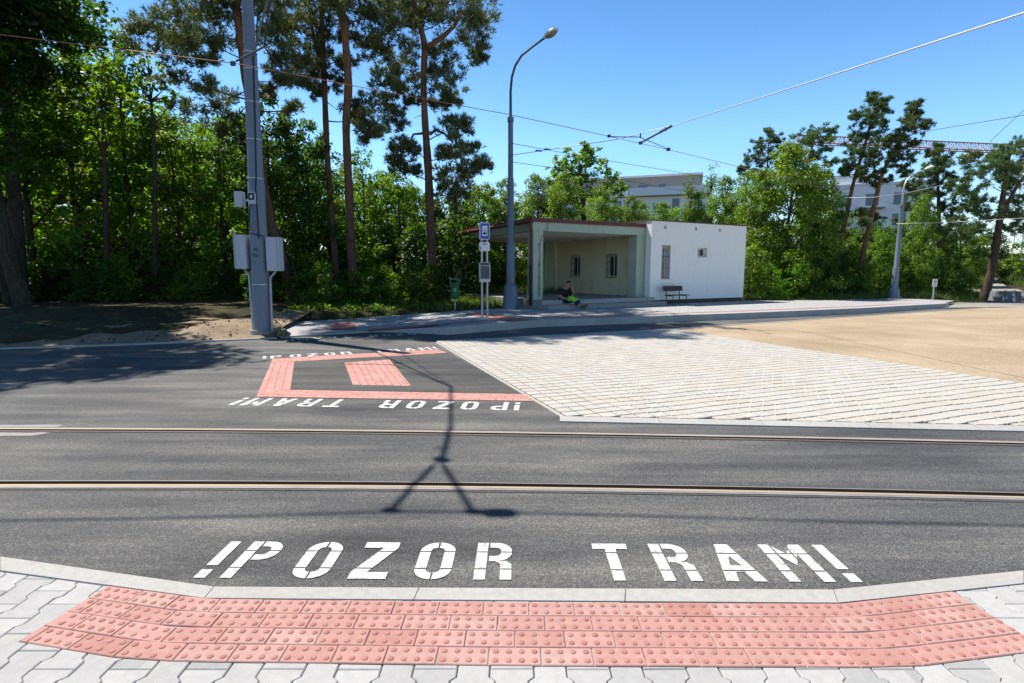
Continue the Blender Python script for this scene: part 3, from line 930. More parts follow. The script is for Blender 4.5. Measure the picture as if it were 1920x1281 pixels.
# ------------------------------------------------------------------ red crossing bands
def band(pxs, ref, z, nm='red_band', rows=.1):
    pts = [P(a, b, z) for a, b in pxs]
    d = P(*ref[1], z) - P(*ref[0], z)
    ang = math.atan2(d.y, d.x)
    o0 = P(*ref[0], z)
    ca, sa = math.cos(-ang), math.sin(-ang)
    off = (-(o0.x * ca - o0.y * sa), -(o0.x * sa + o0.y * ca))
    mt = mat_brick('red_brick_paving', ang, (0.40, 0.195, 0.165), (0.46, 0.245, 0.212), (0.23, 0.10, 0.082), .2, rows, .005, off)
    sheet(nm, mt, pts, z)
band([(510, 672.8), (820, 655.2), (838, 661.5), (552.5, 678), (508.5, 679.8)], ((510, 672.8), (820, 655.2)), .0040)
band([(508.5, 679.8), (552.5, 678), (544.5, 731), (484, 735.5)], ((552.5, 678), (544.5, 731)), .0044)
band([(484, 735.5), (544.5, 731), (987, 739), (1006, 752), (481, 744)], ((481, 744), (1003, 752)), .0048)
band([(645.5, 680), (730.5, 674), (770.5, 723.5), (661, 721.5)], ((645.5, 680), (661, 721.5)), .0040)
# fresher, darker asphalt inside the bands
sheet('road_patch', mat_asphalt(.66, 'fresh_asphalt'), [P(*q) for q in ((552.5, 678), (838, 661.5), (987, 739), (544.5, 731))], .0022)

def seams():
    m = simple('asphalt_seam', (0.022, 0.022, 0.023), rough=.8, var=.5, scale=20)
    rg = random.Random(12)
    for pts in ([(-300, 700), (0, 690), (190, 683), (340, 672), (440, 656), (600, 648), (740, 642.5)], [(300, 682), (400, 680), (506, 677)]):
        mb = MB(); prev = None
        w3 = [P(*p) for p in pts]
        line = []
        for a, b in zip(w3[:-1], w3[1:]):
            n = max(2, int((b - a).length / .12))
            line += [a.lerp(b, k / n) for k in range(n)]
        for p in line:
            w = rg.uniform(.003, .012); o = rg.uniform(-.006, .006)
            q = ((p.x, p.y + o - w, .0015), (p.x, p.y + o + w, .0015))
            if prev and rg.random() > .12: mb.quad(prev[0], q[0], q[1], prev[1])
            prev = q
        structure(mb.build('road_seam', m))
    def rough_patch(name, px, mat, z, jit):
        pts = []
        w3 = [P(*p, z) for p in px]
        for a, b in zip(w3, w3[1:] + w3[:1]):
            n = max(2, int((b - a).length / .09))
            for k in range(n):
                q = a.lerp(b, k / n); pts.append((q.x + rg.uniform(-jit, jit), q.y + rg.uniform(-jit, jit), z))
        sheet(name, mat, pts, z)
    rough_patch('concrete_patch', [(-200, 797.5), (118, 796.5), (100, 803.5), (-200, 803.5)], M['concrete'], .0025, .012)
    rough_patch('concrete_patch', [(-200, 811), (95, 811), (60, 817), (-200, 819)], M['concrete'], .0025, .012)
    rough_patch('stone_patch', [(-120, 722), (46, 717.5), (30, 728), (-60, 736)], M['gravel'], .0030, .02)
seams()
# ------------------------------------------------------------------ stencilled warning
LW, LH, LS = .188, .36, .058
def arc(cx, cy, r, a0, a1, n=8):
    return [(cx + r * math.cos(a0 + (a1 - a0) * k / n), cy + r * math.sin(a0 + (a1 - a0) * k / n)) for k in range(n + 1)]
def rect(x0, x1, y0, y1): return [(x0, y0), (x1, y0), (x1, y1), (x0, y1)]
def strip2(out, inn): return [[out[i], out[i + 1], inn[i + 1], inn[i]] for i in range(len(out) - 1)]
def glyph(ch):
    w, h, s = LW, LH, LS
    pi = math.pi
    if ch == '!': return [rect(0, s, .115, h), rect(0, s, 0, .075)], s
    if ch == 'O':
        R, r = .092, .034
        out = arc(w - R, h - R, R, 0, pi / 2) + arc(R, h - R, R, pi / 2, pi) + arc(R, R, R, pi, 1.5 * pi) + arc(w - R, R, R, 1.5 * pi, 2 * pi)
        x0, x1, y0, y1 = s, w - s, .055, h - .055
        inn = arc(x1 - r * .9, y1 - r, r * .9, 0, pi / 2) + arc(x0 + r * .9, y1 - r, r * .9, pi / 2, pi) + arc(x0 + r * .9, y0 + r, r * .9, pi, 1.5 * pi) + arc(x1 - r * .9, y0 + r, r * .9, 1.5 * pi, 2 * pi)
        out.append(out[0]); inn.append(inn[0])
        return strip2(out, inn), w
    if ch in 'PR':
        hb = .19
        R, r = .085, .030
        out = [(s, h)] + arc(w - R, h - R, R, pi / 2, 0) + arc(w - R, h - hb + R, R, 0, -pi / 2) + [(s, h - hb)]
        inn = [(s, h - .052)] + arc(w - s - r, h - .052 - r, r, pi / 2, 0) + arc(w - s - r, h - hb + .052 + r, r, 0, -pi / 2) + [(s, h - hb + .052)]
        pol = [rect(0, s, 0, h)] + strip2(out, inn)
        if ch == 'R':
            pol.append([(w - s, 0), (w, 0), (w, h - hb - .03), (w - .03, h - hb + .004), (w - .085, h - hb - .0), (w - s - .0, h - hb - .03)])
        return pol, w
    if ch == 'Z':
        b = .06
        return [rect(0, w, h - b, h), rect(0, w, 0, b), [(0, b), (.08, b), (w, h - b), (w - .08, h - b)]], w
    if ch == 'T':
        b = .058
        return [rect(0, w, h - b, h), rect(w / 2 - s / 2, w / 2 + s / 2, 0, h - b)], w
    if ch == 'A':
        w = .2
        lx = lambda y: y / h * (w / 2 - .036)
        pol = [[(0, 0), (.062, 0), (lx(.085) + .064, .085), (lx(.085), .085)], [(w, 0), (w - lx(.085), .085), (w - lx(.085) - .064, .085), (w - .062, 0)],
               [(lx(.085), .085), (w - lx(.085), .085), (w - lx(.145), .145), (lx(.145), .145)],
               [(lx(.145), .145), (lx(.145) + .045, .145), (w / 2, .235), (lx(.235), .235)], [(w - lx(.145), .145), (w - lx(.235), .235), (w / 2, .235), (w - lx(.145) - .045, .145)],
               [(lx(.235), .235), (w / 2, .235), (w - lx(.235), .235), (w / 2 + .036, h), (w / 2 - .036, h)]]
        return pol, w
    if ch == 'M':
        w = .226
        return [rect(0, s, 0, h), rect(w - s, w, 0, h), [(s, h), (s, h - .10), (w / 2, h - .215), (w / 2, h - .10)], [(w - s, h), (w / 2, h - .10), (w / 2, h - .215), (w - s, h - .10)]], w

def letter_mesh(ch):
    pol, w = glyph(ch)
    mb = MB()
    for p in pol: mb.poly(*[(x, y, 0) for x, y in p])
    bm = mb.bm
    bmesh.ops.remove_doubles(bm, verts=bm.verts[:], dist=.0005)
    gap = .0095
    cuts = []
    if ch not in '!': cuts += [('y', .095), ('y', .262)]
    if ch == 'O': cuts += [('x', w / 2)]
    if ch in 'PR': cuts += [('x', LS + .006)]
    if ch == 'M': cuts += [('x', LS + .004), ('x', w / 2 + .03)]
    if ch == '!': cuts = []
    for ax, c in cuts:
        for e in (-gap / 2, gap / 2):
            co = Vector((c + e, 0, 0)) if ax == 'x' else Vector((0, c + e, 0))
            no = Vector((1, 0, 0)) if ax == 'x' else Vector((0, 1, 0))
            bmesh.ops.bisect_plane(bm, geom=bm.verts[:] + bm.edges[:] + bm.faces[:], plane_co=co, plane_no=no)
        dele = []
        for f in bm.faces:
            m = f.calc_center_median()
            v = m.x if ax == 'x' else m.y
            if abs(v - c) < gap / 2 - 1e-5:
                if ax == 'x' and ch == 'O' and .06 < m.y < .30: continue
                dele.append(f)
        bmesh.ops.delete(bm, geom=dele, context='FACES')
    return bm

# pen positions along the baseline, in metres, measured from the nearest text
near_px = [('!', 362), ('P', 412), ('O', 540), ('Z', 655), ('O', 776), ('R', 893), ('T', 1134), ('R', 1253), ('A', 1369), ('M', 1486), ('!', 1600)]
base_x0 = P(362, 1088).x
PEN = [(c, P(x, 1088).x - base_x0) for c, x in near_px]
PEN_LEN = PEN[-1][1] + LS

def warning(p0, p1, up_px, z=.0042, sy=1.0):
    p0 = Vector((p0.x, p0.y, 0)); p1 = Vector((p1.x, p1.y, 0))
    k = (p1 - p0).length / PEN_LEN
    xd = (p1 - p0).normalized(); yd = Vector((-xd.y, xd.x, 0))
    mb = MB()
    for ch, x in PEN:
        bm = letter_mesh(ch)
        mt = Matrix(((xd.x * 1, yd.x * sy, 0, p0.x + xd.x * x * k), (xd.y, yd.y * sy, 0, p0.y + xd.y * x * k), (0, 0, 1, z), (0, 0, 0, 1)))
        mb.add(bm, mt)
    structure(mb.build('road_marking', M['paint']))
warning(P(362, 1084.5), P(1618, 1093), None)
warning(P(976, 755.5), P(460, 746.5), None)
warning(P(492, 673.8), P(822, 655.0), None, sy=.95)
warning(P(812, 623.5), P(546, 635.0), None, sy=.95)

# ------------------------------------------------------------------ platform by the shelter
def platform():
    n = 90
    # front line = kerb, back line = BACK then the steps / shelter wall then kerb end
    def resample(poly, n):
        L = [0]
        for a, b in zip(poly[:-1], poly[1:]): L.append(L[-1] + (b - a).length)
        out = []
        for i in range(n + 1):
            s = L[-1] * i / n
            for k in range(len(poly) - 1):
                if s <= L[k + 1] + 1e-6:
                    t = (s - L[k]) / max(1e-6, L[k + 1] - L[k]); out.append(poly[k].lerp(poly[k + 1], t)); break
        return out
    front = resample(KERB, n)
    back_poly = BACK + [BL(-5.3, .2, .21), BL(-.2, .6, .21), BL(5.5, .6, .21), P(1500, 563, .21), P(1620, 561, .21), P(1690, 559.5, .21), P(1790, 563.5, .18)]
    back = resample(back_poly, n)
    kerb = MB(); top = MB(); red = MB()
    kw = .18
    for i in range(n):
        a, b = front[i], front[i + 1]
        # kerb stones
        def nr(k):
            d = (front[min(k + 1, n)] - front[max(k - 1, 0)]); d.z = 0; d.normalize(); return Vector((-d.y, d.x, 0))
        na, nb = nr(i), nr(i + 1)
        ai, bi = a + na * kw, b + nb * kw
        kerb.hexa([Vector((p.x, p.y, -.05)) for p in (a - na * .015, b - nb * .015, bi, ai)], [a, b, bi, ai])
        ra0, rb0, ra1, rb1 = a + na * (kw + .02), b + nb * (kw + .02), a + na * (kw + .42), b + nb * (kw + .42)
        dz = Vector((0, 0, -.006))
        q = [ai + dz, bi + dz, back[i + 1] + dz, back[i] + dz]
        top.quad(*q)
    structure(kerb.build('platform_kerb', M['kerb']))
    structure(top.build('platform', M['platform']))
    return front, nr, kw
pf, pnr, pkw = platform()
def red_strip():
    # contrast strip along the platform edge and tactile fields
    mb = MB()
    n = len(pf) - 1
    for i in range(8, n - 4):
        na, nb = pnr(i), pnr(i + 1)
        o0, o1 = (.62, .80)
        dz = Vector((0, 0, .001))
        mb.quad(pf[i] + na * o0 + dz, pf[i + 1] + nb * o0 + dz, pf[i + 1] + nb * o1 + dz, pf[i] + na * o1 + dz)
    structure(mb.build('platform_line', M['platform_red']))
    sheet('tactile_field', M['platform_red'], [P(619, 618, .05), P(668, 616.5, .05), P(664, 604.5, .075), P(622, 606, .075)])
    sheet('tactile_field', M['platform_red'], [P(868, 589, .212), P(905, 586.5, .212), P(998, 600, .212), P(962, 602.5, .212)])
    sheet('tactile_field', M['platform_red'], [P(690, 617.5, .06), P(822, 607.0, .19), P(826, 609.5, .19), P(690, 620, .06)])
red_strip()

# flush kerb at the left road edge
def left_kerb():
    mb = MB()
    L = [Vector((p.x, p.y, 0)) for p in LEFT_EDGE]
    for a, b in zip(L[:-1], L[1:]):
        d = (b - a); n = max(1, round(d.length)); d = d / n
        nn = Vector((-d.y, d.x, 0)).normalized() * .10
        for k in range(n):
            q0, q1 = a + d * (k + .004), a + d * (k + .996)
            mb.hexa([Vector((p.x, p.y, -.03)) for p in (q0, q1, q1 + nn, q0 + nn)], [Vector((p.x, p.y, .03)) for p in (q0, q1, q1 + nn, q0 + nn)])
    structure(mb.build('kerb_line', M['kerb']))
left_kerb()
# ------------------------------------------------------------------ shelter building
def frame_matrix(o, rot):
    return Matrix.Translation(o) @ Matrix.Rotation(rot, 4, 'Z')

def shelter():
    root = empty('bus_shelter', (B_O.x, B_O.y, .2), 'white waiting room with open green pillared canopy and dark red roof edge', 'shelter building', R_(29))
    z0 = .2
    Z = lambda z: z - z0
    L, Dp, top = 5.60, 6.9, 3.50
    # --- white box: front wall with two real openings
    def wall_front():
        mb = MB()
        th = .30
        us = [0, .585, 1.055, 2.62, 3.17, L]
        holes = {(1, 'a'): (1.22, 2.56), (3, 'b'): (2.13, 2.50)}
        def panel(u0, u1, za, zb): mb.box(u0, u1, 0, th, Z(za), Z(zb))
        panel(us[0], us[1], .37, top)
        panel(us[1], us[2], .37, 1.22); panel(us[1], us[2], 2.56, top)
        panel(us[2], us[3], .37, top)
        panel(us[3], us[4], .37, 2.13); panel(us[3], us[4], 2.50, top)
        panel(us[4], us[5], .37, top)
        # remaining sides
        mb.box(L - th, L, th, Dp, Z(.37), Z(top))
        mb.box(0, L, Dp - .25, Dp - .001, Z(.37), Z(top - .002))
        o = mb.build('wall', M['white_wall'], root)
        bm = bmesh.new(); bm.from_mesh(o.data); bmesh.ops.remove_doubles(bm, verts=bm.verts[:], dist=.0008)
        # drop the touching inner faces
        bm.faces.ensure_lookup_table()
        seen = {}
        for f in bm.faces:
            seen.setdefault(tuple(sorted(v.index for v in f.verts)), []).append(f)
        dele = [f for fs in seen.values() if len(fs) > 1 for f in fs]
        bmesh.ops.delete(bm, geom=dele, context='FACES'); bm.to_mesh(o.data); bm.free()
        return us
    wall_front()
    # left return and the side wall under the canopy (beige), with two openings
    mb = MB(); mb.box(0.001, .30, .302, .95, Z(.5), Z(top - .001)); mb.build('return_wall', M['green_wall'], root)
    mb = MB()
    w1, w2 = (4.72, 5.42), (2.05, 2.72)
    zb, zt = 1.28, 2.23
    segs = [.952, w2[0], w2[1], w1[0], w1[1], Dp - .26]
    for k in range(5):
        a, b = segs[k], segs[k + 1]
        if k in (1, 3):
            mb.box(.002, .28, a, b, Z(.5), Z(zb)); mb.box(.002, .28, a, b, Z(zt), Z(3.4))
        else:
            mb.box(.002, .28, a, b, Z(.5), Z(3.4))
    mb.build('side_wall', M['beige_wall'], root)
    mb = MB(); mb.box(.04, L - .08, .06, Dp - .05, Z(.12), Z(.372)); mb.build('plinth', M['plinth'], root)
    mb = MB()
    mb.box(-.03, L + .03, -.025, Dp + .02, Z(top), Z(top + .05)); mb.build('roof', M['roof_felt'], root)
    # vents near the top
    for u in (.72, 2.45, 3.88):
        v = MB(); v.bbox(u - .045, u + .045, -.02, .03, Z(3.20), Z(3.335), .006); vo = v.build('vent', M['galv'], root)
        v = MB()
        for k in range(3): v.box(u - .035, u + .035, -.024, -.0205, Z(3.22 + k * .037), Z(3.24 + k * .037))
        v.build('vent_slot', M['rail_dark'], vo)
    # --- front windows
    def window_front(name, u0, u1, za, zb, cut, grille):
        f = MB(); d0, d1 = .16, .22
        b = .055
        f.box(u0, u0 + b, d0, d1, Z(za), Z(zb)); f.box(u1 - b, u1, d0, d1, Z(za), Z(zb))
        f.box(u0 + b, u1 - b, d0, d1, Z(za), Z(za + b)); f.box(u0 + b, u1 - b, d0, d1, Z(zb - b), Z(zb))
        if grille: f.box(u0 + .29, u0 + .345, d0, d1, Z(za + b), Z(zb - b))
        o = f.build('window', M['pvc'], root)
        g = MB(); g.box(u0 + b, u1 - b, .185, .195, Z(za + b), Z(zb - b)); g.build('pane', M['glass'], o)
        if grille:
            c = MB(); n = 14
            for k in range(n):
                x0 = u0 + b + (u1 - u0 - 2 * b) * k / n; x1 = u0 + b + (u1 - u0 - 2 * b) * (k + 1) / n
                dy = .004 * (-1) ** k
                c.quad((x0, .1815 + dy * .2, Z(za + b)), (x1, .1815 - dy * .2, Z(za + b)), (x1, .1815 - dy * .2, Z(zb - .14)), (x0, .1815 + dy * .2, Z(zb - .14)))
            c.build('curtain', M['blind'], o)
            s = MB(); s.box(u0 + .001, u1 - .001, .07, .158, Z(zb - .13), Z(zb - .001)); s.build('shutter_box', M['cream'], o)
            gr = MB()
            for k in range(7):
                u = u0 + .012 + (u1 - u0 - .024) * k / 6
                gr.tube([(u, .02, Z(za + .01)), (u, .02, Z(zb - .01))], .0075, 6)
            for zz in (za + .012, za + .44, za + .90, zb - .012):
                gr.box(u0 + .003, u1 - .003, .012, .019, Z(zz - .009), Z(zz + .009))
            gr.build('grille', M['bar'], o)
        sl_ = MB(); sl_.box(u0 - .0, u1 + .0, -.035, .158, Z(za - .022), Z(za + .004)); sl_.build('sill', M['galv'], o)
    window_front('window', .585, 1.055, 1.22, 2.56, .3, True)
    window_front('window', 2.62, 3.17, 2.13, 2.50, .3, False)
    # --- windows of the side wall
    for (a, b) in (w1, w2):
        f = MB(); t = .05
        f.box(.12, .18, a, a + t, Z(zb), Z(zt)); f.box(.12, .18, b - t, b, Z(zb), Z(zt)); f.box(.12, .18, a + t, b - t, Z(zb), Z(zb + t)); f.box(.12, .18, a + t, b - t, Z(zt - t), Z(zt))
        m_ = b - (b - a) * .55
        f.box(.12, .18, m_, m_ + .05, Z(zb + t), Z(zt - t))
        o = f.build('window', M['pvc'], root)
        g = MB(); g.box(.145, .155, a + t, b - t, Z(zb + t), Z(zt - t)); g.build('pane', M['glass'], o)
        gr = MB()
        for k in range(8):
            v = a - .03 + (b - a + .06) * k / 7
            gr.tube([(-.03, v, Z(zb - .04)), (-.03, v, Z(zt + .04))], .008, 6)
        for zz in (zb - .03, zb + .3, zt - .3, zt + .03):
            gr.box(-.042, -.034, a - .04, b + .04, Z(zz - .01), Z(zz + .01))
        gr.build('grille', M['bar'], o)
    # --- canopy
    u0, v0, v1 = -5.24, .36, 8.15
    zb, zt = 2.95, 3.30
    mb = MB(); mb.box(u0, -.002, v0, v0 + .28, Z(zb), Z(zt)); mb.build('beam', M['green_wall'], root)
    mb = MB(); mb.box(u0, u0 + .28, v0 + .282, v1, Z(zb), Z(zt)); mb.build('beam', M['olive_wall'], root)
    mb = MB(); mb.box(u0 + .282, -.002, v1 - .28, v1, Z(zb), Z(zt)); mb.build('beam', M['olive_wall'], root)
    mb = MB(); mb.box(u0 + .283, -.003, v0 + .283, v1 - .283, Z(zb + .012), Z(zb + .14)); mb.build('soffit', M['soffit'], root)
    mb = MB(); mb.hexa([(u0 - .05, v0 - .03, Z(zt + .002)), (-.003, v0 - .03, Z(zt + .002)), (-.003, v1 + .05, Z(zt + .002)), (u0 - .05, v1 + .05, Z(zt + .002))],
                       [(u0 - .05, v0 - .03, Z(zt + .075)), (-.003, v0 - .03, Z(zt + .075)), (-.003, v1 + .05, Z(zt + .01)), (u0 - .05, v1 + .05, Z(zt + .01))])
    mb.build('roof', M['roof_felt'], root)
    mb = MB(); mb.box(u0 - .075, -.003, v0 - .055, v0 - .032, Z(zt - .045), Z(zt + .095)); mb.build('flashing', M['red_metal'], root)
    mb = MB(); mb.box(u0 - .075, u0 - .052, v0 - .031, v1 + .07, Z(zt - .05), Z(zt + .09)); mb.tube([(u0 - .10, v0, Z(zt - .02)), (u0 - .10, v1 + .05, Z(zt - .06))], .05, 8)
    mb.build('gutter', M['red_metal'], root)
    # low parapet of the box where the roofs meet
    # pillars
    def pillar(a, b, c, d, m, zz=.5):
        p = MB(); p.box(a, b, c, d, Z(zz), Z(zb - .001)); return p.build('pillar', m, root)
    pillar(u0 + .03, u0 + .44, v0 + .02, v0 + .42, M['green_wall'])
    pillar(u0 + .03, u0 + .45, v1 - .46, v1 - .03, M['green_wall'], .15)
    pillar(-.62, -.10, v1 - 1.35, v1 - .78, M['green_wall'])
    pillar(-.40, -.002, v0 + .02, v0 + .52, M['green_wall'])
    # downpipe and conduit
    dp = MB(); dp.tube([(u0 - .05, v0 + .12, Z(zt - .06)), (u0 - .04, v0 + .10, Z(zb)), (u0 - .04, v0 + .10, Z(1.75))], .045, 10); o = dp.build('downpipe', M['red_metal'], root, 'auto')
    dp = MB(); dp.tube([(u0 - .04, v0 + .10, Z(1.75)), (u0 - .04, v0 + .10, Z(.30))], .055, 10); dp.build('lower_pipe', M['black'], o, 'auto')
    cb = MB()
    cb.tube([(u0 + .62, v0 - .012, Z(3.22)), (u0 + .60, v0 - .014, Z(3.0)), (u0 + .36, v0 - .004, Z(2.75)), (u0 + .27, v0 + .005, Z(2.45)), (u0 + .30, v0 + .005, Z(2.1)), (u0 + .28, v0 + .006, Z(1.9))], .008, 6)
    cb.tube([(u0 + .27, v0 + .004, Z(1.9)), (u0 + .27, v0 + .004, Z(.62))], .018, 6)
    for zz in (2.45, 1.75, 1.3, .9): cb.box(u0 + .235, u0 + .305, v0 - .008, v0 + .019, Z(zz), Z(zz + .03))
    cb.build('cable', M['wire_dark'], root)
    # floor and two steps
    fl = MB(); fl.box(u0 + .01, -.001, -.25, v1 - .05, Z(.10), Z(.50)); fl.build('floor', M['concrete'], root)
    st = MB(); st.bbox(u0 + .02, .34, -.62, -.252, Z(.10), Z(.35), .012); st.build('step', M['concrete'], root)
    st = MB()
    for k in range(6): st.box(u0 + .03 + k * .87, u0 + .03 + k * .87 + .862, -.285, -.2505, Z(.352), Z(.506))
    st.build('step_edge', M['kerb'], root)
    return root
shelter()

# ------------------------------------------------------------------ bench
def bench():
    c = BL(.90, -.55, .205)
    r = empty('park_bench', c, 'dark plank bench with iron legs standing before the white shelter wall', 'bench', R_(29))
    for x in (-.40, .42):
        l = MB()
        l.tube([(x, .22, 0), (x, .20, .42), (x, .27, .86)], .022, 6)
        l.tube([(x, -.22, 0), (x, -.20, .40), (x, .20, .42)], .022, 6)
        l.tube([(x, -.20, .16), (x, .21, .16)], .012, 6)
        l.build('leg', M['bench_iron'], r, 'auto')
    for k in range(3):
        s = MB(); s.bbox(-.58, .60, -.23 + k * .145, -.10 + k * .145, .425, .462, .008); s.build('seat_plank', M['plank'], r)
    b = MB()
    o = bmesh.new(); bmesh.ops.create_cube(o, size=1)
    for v in o.verts: v.co = (v.co.x * 1.18 + .01, v.co.y * .035, v.co.z * .24)
    bmesh.ops.bevel(o, geom=o.edges[:], offset=.008, segments=2, affect='EDGES')
    b.add(o, Matrix.Translation((0, .225, .74)) @ Matrix.Rotation(R_(-9), 4, 'X'))
    b.build('backrest', M['plank'], r)
    r.scale = (.88, .9, .86)
bench()

# ------------------------------------------------------------------ litter bin
def litter_bin():
    p = P(853, 576, .28)
    r = empty('litter_bin', (p.x, p.y, .25), 'green plastic litter bin on a steel post by the canopy', 'bin')
    k = .021
    b = MB(); b.lathe([(.12, .42), (.165, .47), (.185, .60), (.215, 1.10), (.228, 1.12), (.222, 1.15), (.20, 1.15), (.195, 1.0), (.0, .98)], 24); b.build('body', M['bin_green'], r, 'auto')
    h = MB()
    h.lathe([(.226, 1.305), (.215, 1.34), (.15, 1.375), (.0, 1.385)], 24)
    for a in (150, 210, -30, 30):
        x, y = .205 * math.cos(R_(a)), .205 * math.sin(R_(a))
        h.tube([(x, y, 1.13), (x, y, 1.32)], .022, 6)
    h.build('hood', M['bin_green'], r, 'auto')
    po = MB(); po.tube([(0, .0, -.15), (0, 0, .46)], .032, 10); po.build('post', M['galv'], r, 'auto')
    # round printed emblem with lettering below
    e = MB()
    rr = .060
    for j in range(20):
        a0, a1 = 2 * math.pi * j / 20, 2 * math.pi * (j + 1) / 20
        f = lambda ra, a: (.04 + ra * math.cos(a) , -.2135 - .0, .87 + ra * math.sin(a))
        e.quad(f(rr, a0), f(rr, a1), f(rr - .014, a1), f(rr - .014, a0))
    e.box(.034, .046, -.2145, -.2140, .825, .915); e.box(.0, .028, -.2145, -.2140, .868, .880); e.box(.052, .080, -.2145, -.2140, .868, .880)
    for i in range(6): e.box(-.03 + i * .024, -.014 + i * .024, -.2115, -.211, .775, .795)
    e.build('emblem', M['bin_print'], r)
    r.scale = (.78, .78, .75)
litter_bin()

# ------------------------------------------------------------------ stop sign on two tubes
def stop_sign():
    p = P(909, 598.5, .20)
    r = empty('stop_sign', (p.x, p.y, .2), 'two-tube tram stop sign with blue and white panel and timetable box', 'stop sign', R_(12))
    for x in (-.073, .073):
        t = MB(); t.tube([(x, 0, -.05), (x, 0, 2.66)], .029, 10); o = t.build('post', M['galv'], r, 'auto')
        f = MB(); f.lathe([(.055, .0), (.055, .02), (.036, .03), (.033, .12)], 12, (x, 0)); f.build('foot', M['galv'], o, 'auto')
    b = MB(); b.bbox(-.135, .135, -.09, .07, 2.17, 2.62, .015); bx = b.build('sign_box', M['sign_white'], r)
    s = MB()
    y = -.0915
    a, w = .118, .060
    s.poly((-a, y, 2.19), (a, y, 2.19), (a, y, 2.60), (-a, y, 2.60)); s.build('blue_panel', M['sign_blue'], bx)
    s = MB(); s.poly((-.072, y - .002, 2.265), (.072, y - .002, 2.265), (.072, y - .002, 2.535), (-.072, y - .002, 2.535)); s.build('white_field', M['sign_white'], bx)
    s = MB(); yy = y - .004
    # front view of a tram: body, windscreen, lamps, trolley
    s.poly((-.050, yy, 2.305), (.050, yy, 2.305), (.055, yy, 2.34), (.042, yy, 2.36), (-.042, yy, 2.36), (-.055, yy, 2.34))
    s.poly((-.046, yy, 2.366), (-.030, yy, 2.366), (-.022, yy, 2.405), (-.034, yy, 2.405))
    s.poly((.030, yy, 2.366), (.046, yy, 2.366), (.034, yy, 2.405), (.022, yy, 2.405))
    s.poly((-.036, yy, 2.408), (.036, yy, 2.408), (.026, yy, 2.424), (-.026, yy, 2.424))
    s.poly((-.003, yy, 2.426), (.003, yy, 2.426), (.012, yy, 2.465), (.006, yy, 2.465))
    s.poly((-.026, yy, 2.468), (.026, yy, 2.468), (.026, yy, 2.476), (-.026, yy, 2.476))
    s.build('pictogram', M['black'], bx)
    b = MB(); b.bbox(-.145, .145, -.075, .085, 1.86, 2.10, .02); nb = b.build('name_box', M['sign_white'], r)
    t = MB()
    for i, w in enumerate((.030, .022, .026, .018)): t.box(-.06 + i * .034, -.06 + i * .034 + w, -.0775, -.076, 2.035, 2.062)
    t.build('lettering', M['black'], nb)
    t = MB(); t.box(-.125, -.105, -.0775, -.076, 1.90, 1.975); t.build('line_number', M['black'], nb)
    b = MB(); b.bbox(-.15, .15, -.085, .085, 1.02, 1.56, .015); tb = b.build('timetable_box', M['galv'], r)
    t = MB(); t.poly((-.125, -.0875, 1.11), (.125, -.0875, 1.11), (.125, -.0875, 1.46), (-.125, -.0875, 1.46)); t.build('timetable', M['timetable'], tb)
    t = MB(); t.poly((-.13, -.0865, 1.475), (.13, -.0865, 1.475), (.13, -.0865, 1.545), (-.13, -.0865, 1.545)); t.build('header', M['wire_dark'], tb)
stop_sign()

# ------------------------------------------------------------------ street lamps
def street_lamp(base, label, s, head_dir, galv=False):
    # s: (width, height) scale
    r = empty('street_lamp', base, label, 'street lamp', math.atan2(head_dir[1], head_dir[0]))
    m = M['lamp_grey'] if not galv else M['pole_grey']
    b = MB(); b.lathe([(.315, -.15), (.315, .06), (.30, .10), (.255, .70), (.235, .80), (.19, .86), (.17, .88)], 24); bo = b.build('base', m, r, 'auto')
    d = MB(); d.bbox(-.02, .10, -.275, -.235, .5, .72, .01); d.build('hatch', m, bo)
    p = MB(); p.lathe([(.168, .85), (.165, 2.35), (.155, 2.42), (.128, 2.50), (.118, 4.9), (.098, 5.0), (.092, 7.05), (.115, 7.07), (.115, 7.25), (.06, 7.27)], 16); p.build('pole', m, r, 'auto')
    a = MB()
    pts = [(0, 0, 7.2), (.0, 0, 8.2), (.05, 0, 8.7), (.18, 0, 9.1), (.42, 0, 9.42), (.85, 0, 9.68), (1.28, 0, 9.90)]
    a.tube(pts, [.055, .048, .046, .045, .043, .041, .040], 8); a.build('arm', M['wire_dark'] if not galv else M['galv'], r, 'auto')
    h = MB()
    o = bmesh.new(); bmesh.ops.create_uvsphere(o, u_segments=20, v_segments=12, radius=1)
    for v in o.verts:
        f = 1 + .25 * v.co.x
        v.co = (v.co.x * .31, v.co.y * .155 * f, max(v.co.z, -.1) * .15 * f)
    ht = Matrix.Translation((1.50, 0, 10.00)) @ Matrix.Rotation(R_(-24), 4, 'Y')
    h.add(o, ht); h.build('lamp_head', M['white_lamp'], r, True)
    g = MB()
    o = bmesh.new(); bmesh.ops.create_uvsphere(o, u_segments=18, v_segments=10, radius=1)
    for v in o.verts: v.co = (v.co.x * .235 + .03, v.co.y * .135, min(v.co.z, .12) * .11 - .012)
    g.add(o, ht); g.build('lamp_bowl', M['lamp_glass'], r, True)
    r.scale = (s[0], s[0], s[1])
    return r
lb = P(957.5, 573, .30)
street_lamp((lb.x, lb.y, .30), 'tall blue grey street lamp with flared foot beside the bus stop', (.95, .895), (1.0, -.42))
lb2 = P(1670, 559, .2)
street_lamp((lb2.x, lb2.y - .2, .2), 'far street lamp standing at the right end of the platform', (.85, .63), (.95, .1), True)

